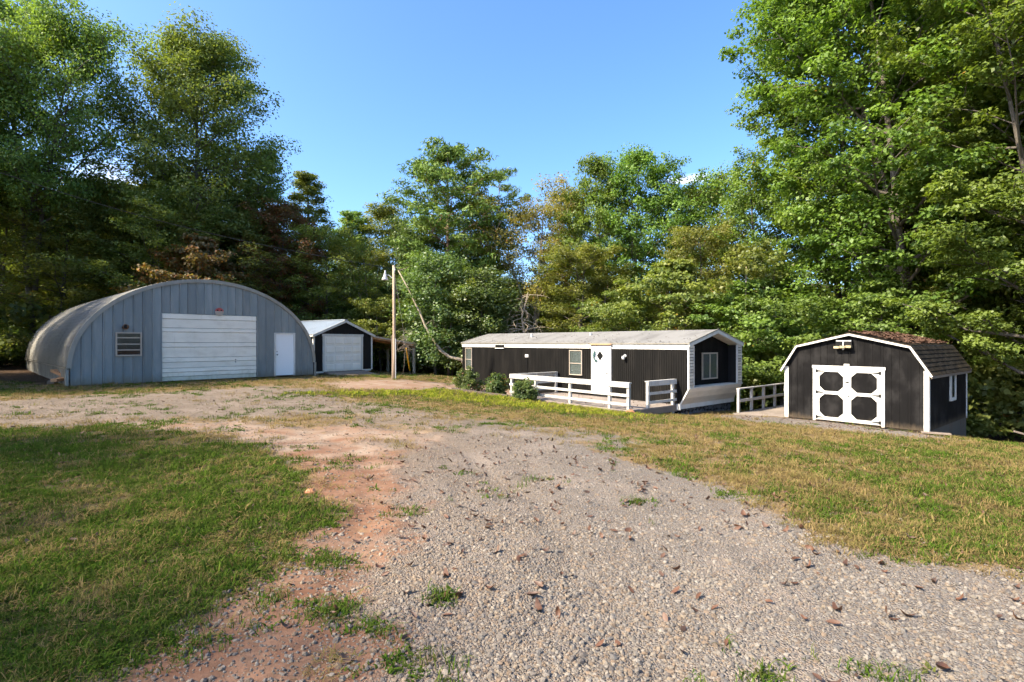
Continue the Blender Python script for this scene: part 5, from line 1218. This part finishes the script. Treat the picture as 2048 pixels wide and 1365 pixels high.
# some on the porch deck and walkway too
for (x0, x1, y0, y1, zz, m_) in ((-6.3, -.5, -2.6, -.15, -.95 + .345, 70), (2.3, 3.6, -.2, 3.5, -.955, 40)):
    a = np.stack([x0 + (x1 - x0) * rng.random(m_), y0 + (y1 - y0) * rng.random(m_), np.zeros(m_)], 1); wv = np.array([tuple(TM @ Vector(p)) for p in a]); wv[:, 2] = zz + .012
    pts = np.r_[pts, wv]; sc = np.r_[sc, .05 + .05 * rng.random(m_)]; rot = np.r_[rot, np.stack([rng.normal(size=m_) * .2, rng.normal(size=m_) * .2, rng.random(m_) * 6.28], 1)]
n = len(pts); scatter('leaf_litter', pts, rot, sc[:, None] * np.ones((1, 3)), rng.integers(0, 8, n), LC, label='scattered brown dead leaves over drive, grass and decks', cat='leaf litter', kind='stuff')
# woods floor thickets and the distant wood
def shrub(seed, mat, n=20, per=90, size=.095):
    rg = np.random.default_rng(seed); cen = rg.normal(size=(n, 3)) * np.array([.42, .42, .3]) + np.array([0, 0, .62]); cen[:, 2] = np.abs(cen[:, 2])
    return join_leaves([leaf_cloud(cen, np.full(n, .3), per, size, .7, rg)], 'shrub', mat)
UC = proto_collection('thicket', [shrub(s, M['leaf_under']) for s in range(3)] + [shrub(9, M['leaf_vine'])])
n = 9000; x = rng.random(n) * 90 - 45; y = 8 + rng.random(n) * 40; sd = sdist(POLY['clearing'], x, y); k = (sd < -.4) & (sd > -7) & free(x, y, 1.0) & (np.abs(x) < 1.2 * y + 6) & (rng.random(n) < .45)
k &= ~((x < -15.5) & (y < 29 + (-16 - x) * .2) & (x > -29)); k &= ~((x > 8.3) & (x < 14) & (y < 24.5)) & ~((x > 13) & (y < 20.5) & (x < 24))
x, y = x[k], y[k]; n = len(x); s = (.7 + 1.1 * rng.random(n)) * np.clip(.75 + (-sd[k]) * .12, .7, 1.5); print('thicket', n)
scatter('undergrowth', np.c_[x, y, g(x, y) - .1], np.c_[np.zeros(n), np.zeros(n), rng.random(n) * 6.28], np.c_[s * 1.1, s * 1.1, s * (.8 + .5 * rng.random(n))], rng.integers(0, 4, n), UC, label='tangled leafy undergrowth along the edge of the woods', cat='undergrowth', kind='stuff')
def merged(key):
    tm, cm, H = TV[key]; a = bpy.data.objects.new('far', cm); return cm
FC = proto_collection('far_crown', [TV['mid1'][1], TV['mid3'][1], TV['under1'][1], TV['big2'][1]])
P_ = []
for i in range(52):
    X = -85 + 170 * (i + rng.random()) / 52; Y = 50 + 14 * rng.random(); P_.append((X, Y, 0 if i % 2 else 1, .62 + .16 * rng.random(), 1.5))
for i in range(30):
    X = -60 + 120 * (i + rng.random()) / 30; Y = 43 + 5 * rng.random(); P_.append((X, Y, 2, .9 + .5 * rng.random(), 1.6))
for i in range(46):
    a = rng.random(); X = 19 + 26 * rng.random(); Y = 14.5 + 30 * rng.random()
    if X < Y * .62: continue
    P_.append((X, Y, (1, 3, 1, 2)[i % 4], .8 + .35 * rng.random(), 1.0))
for i in range(22):
    X = -20 - 34 * rng.random(); Y = 37 + 14 * rng.random(); P_.append((X, Y, (0, 1, 2)[i % 3], .75 + .3 * rng.random(), 1.1))
A = np.array(P_); n = len(A)
scatter('woodland', np.c_[A[:, 0], A[:, 1], g(A[:, 0], A[:, 1])], np.c_[np.zeros(n), np.zeros(n), rng.random(n) * 6.28], np.c_[A[:, 4], A[:, 4], A[:, 3]], A[:, 2].astype(int), FC, label='deep mass of woods behind the clearing', cat='woods', kind='stuff')
